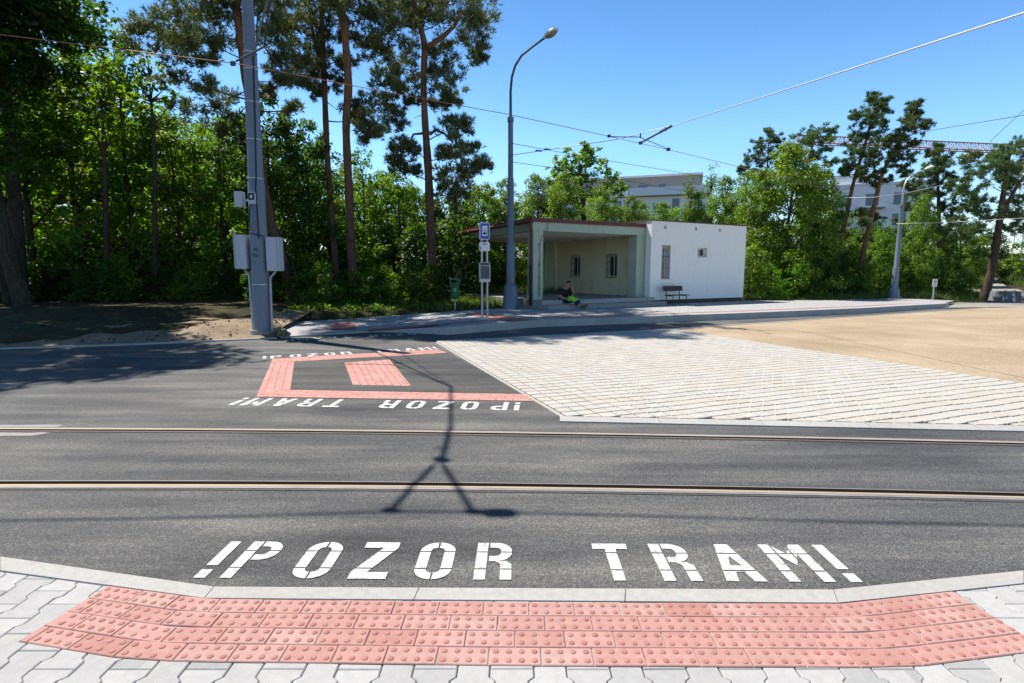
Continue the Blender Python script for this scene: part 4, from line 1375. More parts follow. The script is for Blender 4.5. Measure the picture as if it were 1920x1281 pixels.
# ------------------------------------------------------------------ tram pole with cabinets, bracket and overhead gear
TP = P(493, 626, .05)
def tram_pole():
    top = Q(461, -70, TP.y)
    lean = Vector((top.x - TP.x, 0, top.z - TP.z))
    H = lean.length
    r = empty('tram_pole', (TP.x, TP.y, .05), 'grey steel tram pole carrying two switch cabinets at the road edge', 'tram pole')
    tilt = math.atan2(lean.x, lean.z)
    def ax(z): return Vector((math.tan(tilt) * z, 0, z))
    p = MB()
    p.tube([ax(-.2), ax(1.15)], [.205, .202], 20)
    p.tube([ax(1.15), ax(2.35)], [.198, .194], 20)
    p.tube([ax(2.35), ax(3.45), ax(3.5)], [.186, .180, .165], 20)
    p.tube([ax(3.5), ax(6.2)], [.165, .140], 18)
    p.tube([ax(6.2), ax(H)], [.122, .112], 16)
    p.build('pole', M['pole_grey'], r, 'auto')
    f = MB()
    f.tube([ax(-.1), ax(.10)], [.30, .27], 16); f.build('footing', M['concrete'], r)
    # flat channel and cable running up the right side
    c = MB(); c.tube([ax(2.2) + Vector((.10, -.20, 0)), ax(3.3) + Vector((.08, -.205, 0)), ax(3.6) + Vector((.09, -.165, 0)), ax(5.0) + Vector((.11, -.13, 0)), ax(6.1) + Vector((.12, -.11, 0)), ax(6.3) + Vector((.16, -.06, 0)), ax(7.0) + Vector((.30, -.2, 0))], .016, 6)
    c.build('cable', M['black'], r)
    for z in (1.16, 3.55, 4.4, 5.2, 5.9, 6.25):
        rad = .208 - .012 * z if z < 3.5 else .175 - .012 * (z - 3.5)
        b = MB(); b.lathe([(rad, z - .012), (rad + .006, z - .012), (rad + .006, z + .012), (rad, z + .012)], 20, (ax(z).x, 0)); b.build('clamp_band', M['galv'], r)
    # switch cabinets
    for sgn, za in ((-1, 1.52), (1, 1.47)):
        cx = ax(1.9).x + sgn * .37
        b = MB(); b.bbox(cx - .145, cx + .145, -.16, .12, za, za + .77, .012); cab = b.build('cabinet', M['cabinet'], r)
        e = MB(); xx = cx - .145 + (.035 if sgn < 0 else .247); e.box(xx, xx + .007, -.1625, -.16, za + .01, za + .76); e.build('door_gap', M['cabinet_edge'], cab)
        for zz in (za + .1, za + .7):
            k = MB(); k.box(min(cx + sgn * -.165, ax(zz).x + sgn * .2), max(cx + sgn * -.165, ax(zz).x + sgn * .2), -.03, .02, zz - .02, zz + .02)
            k.build('bracket', M['galv'], cab)
        t = MB(); t.tube([(cx + .0 * sgn, -.02, za), (cx - sgn * .05, -.02, za - .06), (cx - sgn * .125, -.04, za - .15), (cx - sgn * .15, -.06, -.02)], .028, 8); t.build('conduit', M['galv'], cab, 'auto')
    b = MB(); cx = ax(2.9).x - .365; b.bbox(cx - .09, cx + .09, -.13, .05, 2.92, 3.26, .01); o = b.build('junction_box', M['cabinet'], r)
    b = MB(); b.box(cx + .09, cx + .19, -.05, -.02, 3.05, 3.09); b.build('bracket', M['galv'], o)
    cx = ax(3.1).x - .0
    b = MB(); b.bbox(cx - .075, cx + .085, -.27, -.19, 2.96, 3.22, .01); o = b.build('control_box', M['cabinet'], r)
    b = MB(); b.box(cx - .06, cx + .07, -.2735, -.2705, 3.05, 3.205); b.build('dark_panel', M['black'], o)
    b = MB(); b.box(cx - .015, cx + .025, -.277, -.274, 3.09, 3.16); b.build('switch', M['sign_white'], o)
    b = MB(); b.tube([(cx - .02, -.24, 2.97), (cx - .06, -.235, 2.88), (cx - .09, -.225, 2.6), (cx - .08, -.225, 2.42), (cx - .16, -.2, 2.33)], .014, 6); b.tube([(cx - .16, -.21, 2.33), (cx + .02, -.235, 2.30), (cx + .2, -.18, 2.25)], .012, 6)
    b.build('cable', M['black'], o)
    n = ax(1.95)
    text_on('pole_number', '95', .115, M['black'], r, (n.x + .02, -.2005, n.z), (1, 0, 0), (0, 0, 1))
    text_on('pole_number', '031', .115, M['black'], r, (n.x + .02, -.2012, n.z - .12), (1, 0, 0), (0, 0, 1))
    # cantilever bracket that reaches over the near track
    hs = to_sun / to_sun.z
    def over(px, py, z):
        s = P(px, py, 0); q = s + hs * z
        return Vector((q.x - TP.x, q.y - TP.y, z - .05))
    a0 = ax(6.15) + Vector((.1, -.08, 0))
    k1 = over(846, 726, 6.15); k2 = over(845, 800, 6.05); k3 = over(829, 862, 5.95)
    b = MB(); b.tube([a0, k1], [.018, .016], 8); b.tube([k1, k2], [.021, .021], 8); b.tube([k2, k3], [.026, .026], 8)
    arm = b.build('bracket_arm', M['galv'], r, 'auto')
    # tie rod from the pole head
    b = MB(); b.tube([ax(H - .3), k1 + Vector((0, 0, .05))], .009, 6); b.build('tie_rod', M['wire_dark'], r)
    # A-frame and insulators
    wl = [over(x, y, 5.45) for x, y in ((732, 957), (886, 959))]
    b = MB()
    ap = k3 + Vector((0, 0, -.05))
    for q in wl: b.tube([ap, ap.lerp(q, .16)], .014, 6); b.tube([ap.lerp(q, .16), q], .023, 8)
    for q in wl: b.bbox(q.x - .05, q.x + .05, q.y - .03, q.y + .03, q.z - .03, q.z + .05, .01)
    q = wl[1]; b.bbox(q.x + .05, q.x + .25, q.y - .06, q.y + .04, q.z - .02, q.z + .10, .02)
    b.lathe([(.03, k3.z - .09), (.055, k3.z - .06), (.055, k3.z + .05), (.03, k3.z + .08)], 10, (k3.x, k3.y))
    b.build('hanger_frame', M['galv'], arm)
    b = MB(); ring = [over(833 + 11 * math.cos(t * math.pi / 8) - 4, 840 + 3.5 * math.sin(t * math.pi / 8), 6.0) for t in range(17)]
    b.tube(ring, .008, 6); b.build('loop_cable', M['wire_dark'], arm)
    # side arm carrying the copper wire's delta hanger
    ha = Q(495, 88, 10.55) - Vector((TP.x, TP.y, .05)); hb, hc = Q(442, 115, 10.5) - Vector((TP.x, TP.y, .05)), Q(531, 134, 10.62) - Vector((TP.x, TP.y, .05))
    b = MB(); b.tube([ha, hb], .020, 8); b.tube([ha, hc], .011, 6); b.tube([ha, ha.lerp(k1, .30) + Vector((0, 0, .05)), k1], .012, 6)
    b.bbox(hb.x - .10, hb.x - .01, hb.y - .02, hb.y + .02, hb.z - .08, hb.z + .0, .006); b.bbox(hc.x - .16, hc.x - .08, hc.y - .02, hc.y + .02, hc.z - .03, hc.z + .03, .006)
    b.build('delta_hanger', M['wire_dark'], arm)
    return over
over = tram_pole()

# ------------------------------------------------------------------ overhead wires
def wire(name, pts, rad, m, label, cat='wire', sag=0.0, n=14):
    pts = [Vector(p) for p in pts]
    path = []
    for a, b in zip(pts[:-1], pts[1:]):
        for k in range(n):
            t = k / n
            path.append(a.lerp(b, t) - Vector((0, 0, sag * 4 * t * (1 - t))))
    path.append(pts[-1])
    base = path[0].copy()
    mb = MB(); mb.tube([p - base for p in path], rad, 6)
    o = mb.build(name, m, None, True, base)
    return finish(o, label, cat)

# copper contact wire from the upper left across the picture, 5.5 m above the road
cw_px = [(-420, 10), (-160, 43), (0, 65), (440, 119), (531, 136), (700, 168), (955, 215), (1111, 249), (1250, 280), (1382, 312), (1560, 357), (1800, 410)]
cz = 5.55
cw = [Vector((0, 0, 0)) + P(a, b, cz) for a, b in cw_px]
cw_o = wire('contact_wire', cw, .0085, M['copper'], 'reddish copper contact wire crossing the sky behind the tall lamp', 'contact wire', 0, 2)
# contact wire of the near track (out of the picture above it; throws the thin shadow line)
nw = []
for px, py in ((-600, 984), (0, 976), (300, 972), (520, 966), (740, 959), (886, 960.5), (1200, 967), (1600, 979), (1920, 986), (2600, 1004)):
    s = P(px, py, 0); q = s + to_sun / to_sun.z * 5.45; nw.append(q)
wire('contact_wire', nw, .012, M['copper'], 'contact wire above the near track whose shadow crosses the asphalt', 'contact wire', 0, 2)
# white span rope from the lamp up to the right
LX = Vector((lb.x, lb.y, 0))
def on_lamp(py): return Q(960, py, lb.y - .1)
YF = P(1111, 249, cz)
sp_far = on_lamp(291); junction = Q(1260, 236, YF.y - .2)
wire('span_rope', [sp_far, Q(1155, 262, YF.y + .5), junction, Q(1560, 141, 9.0), Q(1930, 21, 6.3), Q(2500, -160, 4.4)], .011, M['wire_grey'], 'pale span rope rising from the tall lamp to the upper right', 'span rope', 0, 2)
wire('stay_wire', [on_lamp(269), Q(1030, 282, lb.y + 1.5), Q(1150, 303, 25), Q(1290, 326, 28), Q(1400, 346, 31)], .010, M['wire_dark'], 'thin dark stay wire leaving the lamp highest, above the maple', 'stay wire', 0, 2)
wire('stay_wire', [on_lamp(304), Q(1025, 313, 22), Q(1170, 338, 26), Q(1300, 362, 30)], .010, M['wire_dark'], 'thin dark stay wire leaving the lamp lowest, into the tree crown', 'stay wire', 0, 2)
for (x0, y0, Y0), lab in (((1010, 283, lb.y - .1), 'a'), ((1026, 280, lb.y + 1.3), 'b')):
    ins = MB(); c = Q(x0, y0, Y0)
    ins.tube([(-.11, 0, .012), (.11, 0, -.012)], .028, 8)
    o = ins.build('insulator', M['black'], None, 'auto', c)
    finish(o, 'black insulator on the ' + ('pale span rope beside the lamp' if lab == 'a' else 'upper dark stay wire beside the lamp'), 'insulator')
# pull-off frame on the copper wire
def pull_off():
    a = YF; r = empty('pull_off', a, 'steel pull-off frame joining the pale rope to the copper wire', 'pull-off')
    f = lambda px, py, dy=0: Q(px, py, a.y + dy) - a
    b = MB(); b.tube([f(1111, 247), f(1205, 265 - 22, -.1), f(1246, 243, -.2)], .02, 8)
    b = MB(); b.tube([f(1201, 268, -1.0), f(1244, 245, -1.0)], .026, 8); b.tube([f(1236, 249, -1.0), f(1260, 236, -1.0)], .034, 8); b.tube([f(1247, 238, -1.0), f(1249, 247, -1.0)], .012, 6)
    b.build('strut', M['wire_dark'], r, 'auto')
    b = MB(); b.tube([f(1142, 256), f(1165, 257, -.2), f(1201, 257, -.6)], .014, 6); b.tube([f(1201, 250, -.6), f(1201, 259, -.6)], .02, 6); b.tube([f(1201, 258, -.6), f(1240, 274, -1.5), f(1253, 280, -2.0)], .012, 6)
    b.build('stay', M['wire_dark'], r)
    for px, py, dy in ((1142, 256, 0), (1201, 269, -1.0), (1253, 281, -2.0)):
        b = MB(); q = f(px, py, dy); b.bbox(q.x - .05, q.x + .05, q.y - .03, q.y + .03, q.z - .03, q.z + .05, .01); b.build('clamp', M['wire_dark'], r)
pull_off()
# wires on the far right
wire('feeder_cable', [Q(1690, 255, 36), Q(1725, 248, 34), Q(1920, 216, 24), Q(2200, 168, 16)], .015, M['wire_dark'], 'dark feeder cable rising to the right above the crane jib', 'cable', 0, 3)
wire('span_rope', [Q(1385, 383, 30), Q(1585, 371, 28), Q(1640, 370, 26.5), Q(1700, 362, 26), Q(1772, 346, 25.5)], .013, M['wire_grey'], 'pale span rope before the right pines, below the far lamp head', 'span rope', 0, 2)
wire('span_rope', [Q(1681, 420, lb2.y - .4), Q(1780, 417, 26), Q(1920, 409, 24), Q(2100, 400, 22)], .013, M['wire_grey'], 'pale span rope from the far lamp pole to the right edge', 'span rope', 0, 2)
# ------------------------------------------------------------------ far right sign and barrier blocks
def small_sign():
    p = P(1748.5, 562.5, .2)
    r = empty('prohibition_sign', p, 'small white square prohibition sign on a thin post at the platform end', 'road sign', R_(5))
    t = MB(); t.tube([(0, 0, -.2), (0, 0, .95)], .032, 8); t.build('post', M['galv'], r, 'auto')
    b = MB(); b.bbox(-.12, .12, -.045, -.025, .62, .97, .006); pn = b.build('panel', M['sign_white'], r)
    s = MB(); rr = .085
    for j in range(20):
        a0, a1 = 2 * math.pi * j / 20, 2 * math.pi * (j + 1) / 20
        f = lambda ra, a: (ra * math.cos(a), -.047, .845 + ra * math.sin(a))
        s.quad(f(rr, a0), f(rr, a1), f(rr - .02, a1), f(rr - .02, a0))
    s.poly((-.062, -.0475, .895), (-.048, -.0475, .908), (.062, -.0475, .795), (.048, -.0475, .782)); s.build('red_ring', M['sign_red'], pn)
    s = MB(); s.poly((-.012, -.0462, .79), (.014, -.0462, .79), (.020, -.0462, .86), (.0, -.0462, .90), (-.022, -.0462, .86)); s.poly((-.04, -.0462, .835), (.04, -.0462, .85), (.04, -.0462, .862), (-.04, -.0462, .85)); s.build('pictogram', M['black'], pn)
    s = MB()
    for i in range(5): s.poly((-.075 + i * .032, -.0462, .675), (-.052 + i * .032, -.0462, .675), (-.052 + i * .032, -.0462, .715), (-.075 + i * .032, -.0462, .715))
    s.build('lettering', M['black'], pn)
small_sign()
bb = [((1890, 562), 'pale grey concrete barrier block lying left of its neighbours by the far path', 0), ((1908, 562.5), 'darker concrete barrier block second from the left by the far path', 6), ((1924, 563), 'concrete barrier block cut by the right picture edge', -4)]
proto = None
for (px, py), lab, rz in bb:
    p = P(px, py, .10)
    if proto is None:
        proto = empty('concrete_block', p, lab, 'concrete block', R_(rz), 'barrier blocks by the far path')
        m = MB(); bt = [(-.36, -.3, -.1), (.26, -.3, -.1), (.26, .9, -.1), (-.36, .9, -.1)]; tp = [(-.24, -.18, .42), (.24, -.18, .42), (.24, .8, .42), (-.24, .8, .42)]
        m.hexa(bt, tp); o = m.build('block', M['block_conc'], proto)
        bm = bmesh.new(); bm.from_mesh(o.data); bmesh.ops.bevel(bm, geom=bm.edges[:], offset=.02, segments=2, affect='EDGES'); bm.to_mesh(o.data); bm.free()
        m = MB(); m.tube([(-.06, .2, .40), (-.06, .2, .47), (.06, .2, .47), (.06, .2, .40)], .012, 6); m.build('lifting_loop', M['rust'], proto)
    else:
        n = proto.copy(); COL.objects.link(n); n.location = p; n.rotation_euler = (0, 0, R_(rz)); n['label'] = lab
        for ch in list(proto.children):
            c = ch.copy(); COL.objects.link(c); c.parent = n

# ------------------------------------------------------------------ far apartment houses
def apartment(name, label, px0, px1, Y0, Y1, z_top, rows, kind):
    a, b = Q(px0, 500, Y0), Q(px1, 500, Y1)
    d = Vector((b.x - a.x, b.y - a.y, 0)); Ln = d.length; ang = math.atan2(d.y, d.x)
    r = empty('apartment_house', (a.x, a.y, -.5), label, 'apartment house', ang)
    dp = 14.0
    if kind == 0:
        zp = z_top - 3.1
        w = MB(); w.box(0, Ln, 0, dp, 0, zp); w.build('wall', M['flat_white'], r)
        w = MB(); w.box(.5, Ln - 1.5, 1.8, dp - 1, zp + .002, z_top); w.build('penthouse', M['flat_grey'], r)
        w = MB(); w.box(.3, Ln - 1.2, 1.4, dp - .6, z_top + .002, z_top + .28); w.build('roof', M['flat_white'], r)
        w = MB(); w.box(-.1, Ln * .55, -.5, .0, zp - .25, zp + 1.0); w.box(Ln * .56, Ln + .1, -1.2, -.002, zp - .25, zp + 1.0); w.build('parapet', M['flat_white'], r)
        def win(x, z, ww, hh, y=-.03):
            f = MB(); f.box(x - ww / 2, x + ww / 2, y - .03, y + .06, z, z + hh); o = f.build('window', M['flat_grey'], r)
            g = MB(); g.box(x - ww / 2 + .09, x + ww / 2 - .09, y - .045, y - .031, z + .09, z + hh - .09); g.build('pane', M['flat_glass'], o)
        n = int(Ln / 3.2)
        for i in range(n): win(2.0 + i * 3.2 + (.7 if i % 3 == 1 else 0), zp + .35, 1.7 if i % 2 else 1.3, 1.6, 1.78)
        for fl in range(rows):
            z = zp - 2.9 - fl * 3.0
            for i in range(n): win(1.8 + i * 3.1 + (.5 if (i + fl) % 3 == 0 else 0), z if i % 2 else z + .0, 1.1 if i % 3 else 1.9, 2.1 if i % 3 else 1.5)
            s = MB(); s.box(-.05, Ln + .05, -.10, -.002, z + 2.55, z + 2.68); s.build('floor_band', M['flat_grey'], r)
    else:
        w = MB(); w.box(0, Ln, 0, dp, 0, z_top); w.box(-.0, Ln * .4, .8, dp - .5, z_top, z_top + 1.6); w.build('wall', M['flat_white'], r)
        w = MB(); w.box(-.15, Ln + .15, -.15, dp, z_top + .0 - .32, z_top - .03); w.build('cornice', M['flat_white'], r)
        n = int(Ln / 3.6)
        for fl in range(rows):
            z = z_top - 3.4 - fl * 3.1
            for i in range(n):
                x = 2.0 + i * 3.6
                f = MB(); f.box(x - .85, x + .85, -.06, .05, z, z + 1.75); o = f.build('window', M['flat_grey'], r)
                g = MB(); g.box(x - .75, x + .75, -.08, -.061, z + .09, z + 1.66); g.build('pane', M['flat_glass'], o)
                if i % 4 == 1:
                    bl = MB(); bl.box(x - 1.3, x + 1.6, -1.3, -.062, z - .55, z - .40); bl.build('balcony', M['flat_grey'], r)
    return r
apartment('apartment_house', 'white apartment house with grey penthouse seen above the shelter', 1005, 1326, 97, 88, 17.7, 3, 0)
apartment('apartment_house', 'plain white apartment house behind the leaning right pines', 1548, 1735, 88, 82, 15.6, 4, 1)

# ------------------------------------------------------------------ tower crane
def crane():
    Y = 120.0
    f = lambda px, py: Q(px, py, Y)
    base = f(1912, 500); base.z = -.5
    r = empty('tower_crane', base, 'orange and white lattice tower crane rising behind the right pines', 'crane')
    L = lambda px, py, dy=0: f(px, py) - base + Vector((0, dy, 0))
    j = MB(); n = 30
    pa, pb = (1492, 253), (1912, 272)
    qa, qb = (1490, 268), (1912, 287)
    for k in range(n):
        t0, t1 = k / n, (k + 1) / n
        T0 = L(pa[0] + (pb[0] - pa[0]) * t0, pa[1] + (pb[1] - pa[1]) * t0); T1 = L(pa[0] + (pb[0] - pa[0]) * t1, pa[1] + (pb[1] - pa[1]) * t1)
        B0 = L(qa[0] + (qb[0] - qa[0]) * t0, qa[1] + (qb[1] - qa[1]) * t0); B1 = L(qa[0] + (qb[0] - qa[0]) * t1, qa[1] + (qb[1] - qa[1]) * t1)
        j.tube([T0, T1], .14, 5)
        for s in (-.8, .8):
            o = Vector((0, s, 0)); j.tube([B0 + o, B1 + o], .13, 5)
            m = T0.lerp(T1, .5)
            j.tube([B0 + o, m], .055, 4); j.tube([m, B1 + o], .055, 4); j.tube([B0 + o, T0], .055, 4)
    jib = j.build('jib', M['orange_steel'], r)
    t = MB()
    c = [(-1, -1), (1, -1), (1, 1), (-1, 1)]
    zt = L(1912, 300).z
    for z in range(int(zt / 2)):
        for i in range(4):
            a, b = c[i], c[(i + 1) % 4]
            t.tube([(a[0], a[1], z * 2), (a[0], a[1], z * 2 + 2)], .16, 4)
            t.tube([(a[0], a[1], z * 2), (b[0], b[1], z * 2 + 2)], .08, 4)
            t.tube([(a[0], a[1], z * 2), (b[0], b[1], z * 2)], .08, 4)
    t.build('tower', M['flat_white'], r)
    ap = MB(); za = L(1912, 175).z
    for a in c: ap.tube([(a[0], a[1], zt), (0.3, 0, za)], .15, 4)
    ap.build('apex', M['orange_steel'], r)
    ap = MB(); ap.tube([(0.3, 0, za), L(1856, 266)], .06, 4); ap.build('tie_bar', M['wire_dark'], r)
    cb = MB(); cb.bbox(-3.0, -.9, -1.2, .9, zt - 2.6, zt - .2, .15); cab = cb.build('cab', M['cream'], r)
    cb = MB(); cb.box(-3.03, -3.005, -1.0, .7, zt - 1.7, zt - .5); cb.box(-2.7, -1.1, -1.225, -1.205, zt - 1.6, zt - .5); cb.build('cab_window', M['flat_glass'], cab)
    tr = MB(); q = L(1825, 288); tr.bbox(q.x - 1.6, q.x + 1.6, -1.0, 1.0, q.z - .7, q.z - .1, .1); tr.tube([(q.x - 1, 0, q.z - .6), (q.x - 1, 0, q.z - 1.6)], .1, 4); tr.tube([(q.x + .6, 0, q.z - .6), (q.x + .6, 0, q.z - 1.6)], .1, 4); tr.bbox(q.x - 1.3, q.x + 1.0, -.4, .4, q.z - 1.7, q.z - 1.4, .05)
    tr.build('trolley', M['orange_steel'], r)
crane()
#--SECTION3
# ------------------------------------------------------------------ foliage builders
def leaf_mesh(name, clumps, per, size, mat, seed, flat=.75, droop=.25, spread=1.0):
    """clumps: (x, y, z, r); leaves are small folded rhombs scattered through each clump"""
    rs = np.random.RandomState(seed)
    cs = np.array(clumps, dtype=float)
    cnt = np.maximum(6, (per * cs[:, 3] ** 2.1)).astype(int)
    idx = np.repeat(np.arange(len(cs)), cnt)
    n = len(idx)
    d = rs.normal(size=(n, 3)); d /= np.linalg.norm(d, axis=1)[:, None]
    rad = rs.rand(n) ** .42
    far = rs.rand(n) < .10
    rad[far] *= 1.0 + .35 * rs.rand(far.sum())
    off = d * rad[:, None] * cs[idx, 3][:, None] * spread
    off[:, 2] *= flat
    c = cs[idx, :3] + off
    nrm = d * .7 + rs.normal(size=(n, 3)) * .55 + np.array([0, 0, .75])
    nrm /= np.linalg.norm(nrm, axis=1)[:, None]
    a = rs.normal(size=(n, 3)); a[:, 2] -= droop
    a -= nrm * (a * nrm).sum(1)[:, None]; a /= np.linalg.norm(a, axis=1)[:, None]
    b = np.cross(nrm, a)
    s = size * (.65 + .7 * rs.rand(n))[:, None]
    v = np.empty((n, 4, 3))
    v[:, 0] = c - a * s * .5
    v[:, 1] = c + b * s * .36 + nrm * s * .10 - a * s * .05
    v[:, 2] = c + a * s * .55
    v[:, 3] = c - b * s * .36 + nrm * s * .10 - a * s * .05
    me = bpy.data.meshes.new(name)
    me.vertices.add(n * 4); me.vertices.foreach_set('co', v.reshape(-1).astype(np.float32))
    me.loops.add(n * 4); me.loops.foreach_set('vertex_index', np.arange(n * 4, dtype=np.int32))
    me.polygons.add(n); me.polygons.foreach_set('loop_start', np.arange(0, n * 4, 4, dtype=np.int32))
    try: me.polygons.foreach_set('loop_total', np.full(n, 4, dtype=np.int32))
    except Exception: pass
    me.update(calc_edges=True)
    ct = rs.rand(len(cs))
    tone = np.clip(.35 * ct[idx] + .65 * rs.rand(n), 0, 1).astype(np.float32)
    at = me.attributes.new('tone', 'FLOAT', 'FACE'); at.data.foreach_set('value', tone)
    me.materials.append(mat)
    return me

def needle_mesh(name, clumps, per, ln, mat, seed, flat=.7, tw=.016):
    """clumps of pine tufts; each tuft is a burst of thin needle blades"""
    rs = np.random.RandomState(seed)
    cs = np.array(clumps, dtype=float)
    cnt = np.maximum(14, (4.6 * per * cs[:, 3] ** 2)).astype(int)
    idx = np.repeat(np.arange(len(cs)), cnt)
    nt_ = len(idx)
    d = rs.normal(size=(nt_, 3)); d /= np.linalg.norm(d, axis=1)[:, None]
    d[:, 2] = np.abs(d[:, 2]) * np.where(rs.rand(nt_) < .68, 1, -1)
    rad = rs.rand(nt_) ** .5
    off = d * rad[:, None] * cs[idx, 3][:, None]
    off[:, 2] *= flat
    # knobbly outline
    c = cs[idx, :3] + off
    axis = d * .8 + np.array([0, 0, .55]) + rs.normal(size=(nt_, 3)) * .35
    axis /= np.linalg.norm(axis, axis=1)[:, None]
    K = 9
    tt = np.repeat(np.arange(nt_), K); n = nt_ * K
    r2 = rs.normal(size=(n, 3)); r2 /= np.linalg.norm(r2, axis=1)[:, None]
    dirn = axis[tt] * .8 + r2 * .8 + np.array([0, 0, .12])
    dirn /= np.linalg.norm(dirn, axis=1)[:, None]
    base = c[tt] + axis[tt] * (rs.rand(n)[:, None] - .4) * ln * .9
    side = np.cross(dirn, rs.normal(size=(n, 3))); side /= np.linalg.norm(side, axis=1)[:, None] + 1e-9
    L = ln * (.6 + .7 * rs.rand(n))[:, None]
    v = np.empty((n, 3, 3))
    v[:, 0] = base - side * tw; v[:, 1] = base + side * tw; v[:, 2] = base + dirn * L
    me = bpy.data.meshes.new(name)
    me.vertices.add(n * 3); me.vertices.foreach_set('co', v.reshape(-1).astype(np.float32))
    me.loops.add(n * 3); me.loops.foreach_set('vertex_index', np.arange(n * 3, dtype=np.int32))
    me.polygons.add(n); me.polygons.foreach_set('loop_start', np.arange(0, n * 3, 3, dtype=np.int32))
    try: me.polygons.foreach_set('loop_total', np.full(n, 3, dtype=np.int32))
    except Exception: pass
    me.update(calc_edges=True)
    ct = rs.rand(len(cs))
    tone = np.clip(.4 * ct[idx][tt] + .6 * rs.rand(nt_)[tt], 0, 1).astype(np.float32)
    at = me.attributes.new('tone', 'FLOAT', 'FACE'); at.data.foreach_set('value', tone)
    me.materials.append(mat)
    return me

def limb_curve(a, b, rng, sag=.12, n=5):
    a, b = Vector(a), Vector(b)
    m = a.lerp(b, .5) + Vector((rng.uniform(-1, 1), rng.uniform(-1, 1), rng.uniform(-.6, .3))) * (b - a).length * sag
    out = []
    for k in range(n + 1):
        t = k / n
        out.append(a * (1 - t) ** 2 + m * 2 * t * (1 - t) + b * t * t)
    return out

# ------------------------------------------------------------------ deciduous prototypes (unit: metres, ground at 0)
def decid(seed, H, R, base, n, rc, per, size, mat, trunk_r=.13, shape='oval', limbs=22, lean=0.0):
    rng = random.Random(seed)
    cl = []
    while len(cl) < n:
        a = rng.uniform(0, 2 * math.pi); t = rng.random()
        z = base + (H - base) * t
        if shape == 'oval': env = max(.04, 1 - ((t - .42) / .60) ** 2) ** .5
        elif shape == 'cone': env = (1 - t) ** .7 * .95 + .08
        elif shape == 'dome': env = math.sqrt(max(0, 1 - t * t)) ** 1.0
        else: env = .55 + .45 * math.sin(math.pi * t)
        env *= .78 + .32 * math.sin(a * 3 + seed) * math.sin(t * 5 + seed * 2)
        rr = R * env * rng.random() ** .42
        r = rc * rng.uniform(.55, 1.15) * (1.0 if t < .85 else .75)
        cl.append((rr * math.cos(a) + lean * t * H, rr * math.sin(a), z, r))
    me = leaf_mesh('crown', cl, per, size, mat, seed)
    mb = MB()
    tp = [(0, 0, -.5), (rng.uniform(-.1, .1), 0, H * .2), (lean * H * .3 + rng.uniform(-.2, .2), rng.uniform(-.2, .2), H * .45), (lean * H * .7 + rng.uniform(-.25, .25), rng.uniform(-.2, .2), H * .85)]
    tpv = [Vector(p) for p in tp]
    tr = []
    for k in range(13):
        t = k / 12 * 3; i = min(2, int(t)); tr.append(tpv[i].lerp(tpv[i + 1], t - i))
    mb.tube(tr, [trunk_r * (1.25 - k / 12 * 1.0) + .01 for k in range(13)], 8)
    for c in rng.sample(cl, min(limbs, len(cl))):
        zz = max(.3, c[2] - .55 * math.hypot(c[0], c[1]) - .2)
        k = min(12, max(1, int((zz + .5) / (H * .85 + .5) * 12)))
        path = limb_curve(tr[k], c[:3], rng)
        r0 = trunk_r * (.45 - .025 * k) + .008
        mb.tube(path, [r0 * (1 - .8 * q / 5) + .004 for q in range(6)], 5)
    tm = mb.build('trunk', M['bark'], None, True)
    tmesh = tm.data; bpy.data.objects.remove(tm)
    return me, tmesh

PROTO = {}
PROTO['maple'] = [decid(11, 9.5, 2.7, 1.0, 150, .52, 300, .17, M['maple_leaf'], .14), decid(12, 9.5, 2.9, .6, 160, .50, 300, .17, M['maple_leaf'], .12), decid(13, 9.0, 2.5, 1.4, 110, .58, 340, .165, M['maple_leaf'], .11)]
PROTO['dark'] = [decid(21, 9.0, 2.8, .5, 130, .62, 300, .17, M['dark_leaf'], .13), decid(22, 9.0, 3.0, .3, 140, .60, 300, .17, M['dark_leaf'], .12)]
PROTO['bright'] = [decid(31, 7.0, 2.5, .3, 120, .56, 360, .15, M['bright_leaf'], .10), decid(32, 7.0, 2.8, .2, 130, .55, 360, .15, M['bright_leaf'], .10)]
PROTO['willow'] = [decid(41, 8.0, 2.6, .1, 170, .52, 420, .13, M['bright_leaf'], .12, 'dome')]
PROTO['birch'] = [decid(51, 9.0, 1.15, .8, 60, .42, 240, .11, M['bright_leaf'], .07, 'cone', 30)]
PROTO['bush'] = [decid(61, 2.4, 1.5, .1, 55, .42, 420, .13, M['dark_leaf'], .04, 'dome', 14), decid(62, 2.4, 1.6, .1, 60, .42, 420, .13, M['maple_leaf'], .04, 'dome', 14)]
PROTO['lightbush'] = [decid(71, 2.4, 1.5, .1, 55, .42, 420, .12, M['bright_leaf'], .04, 'dome', 14)]
PROTO['overhang'] = [decid(81, 14.5, 4.3, 7.2, 240, .74, 520, .17, M['dark_leaf'], .13, 'oval', 40, .34)]
BASE_H = {'maple': 9.5, 'dark': 9.0, 'bright': 7.0, 'willow': 8.0, 'birch': 9.0, 'bush': 2.4, 'lightbush': 2.4, 'overhang': 14.5}
trng = random.Random(77)

def ground_z(x, y): return terrain_z(x, y)

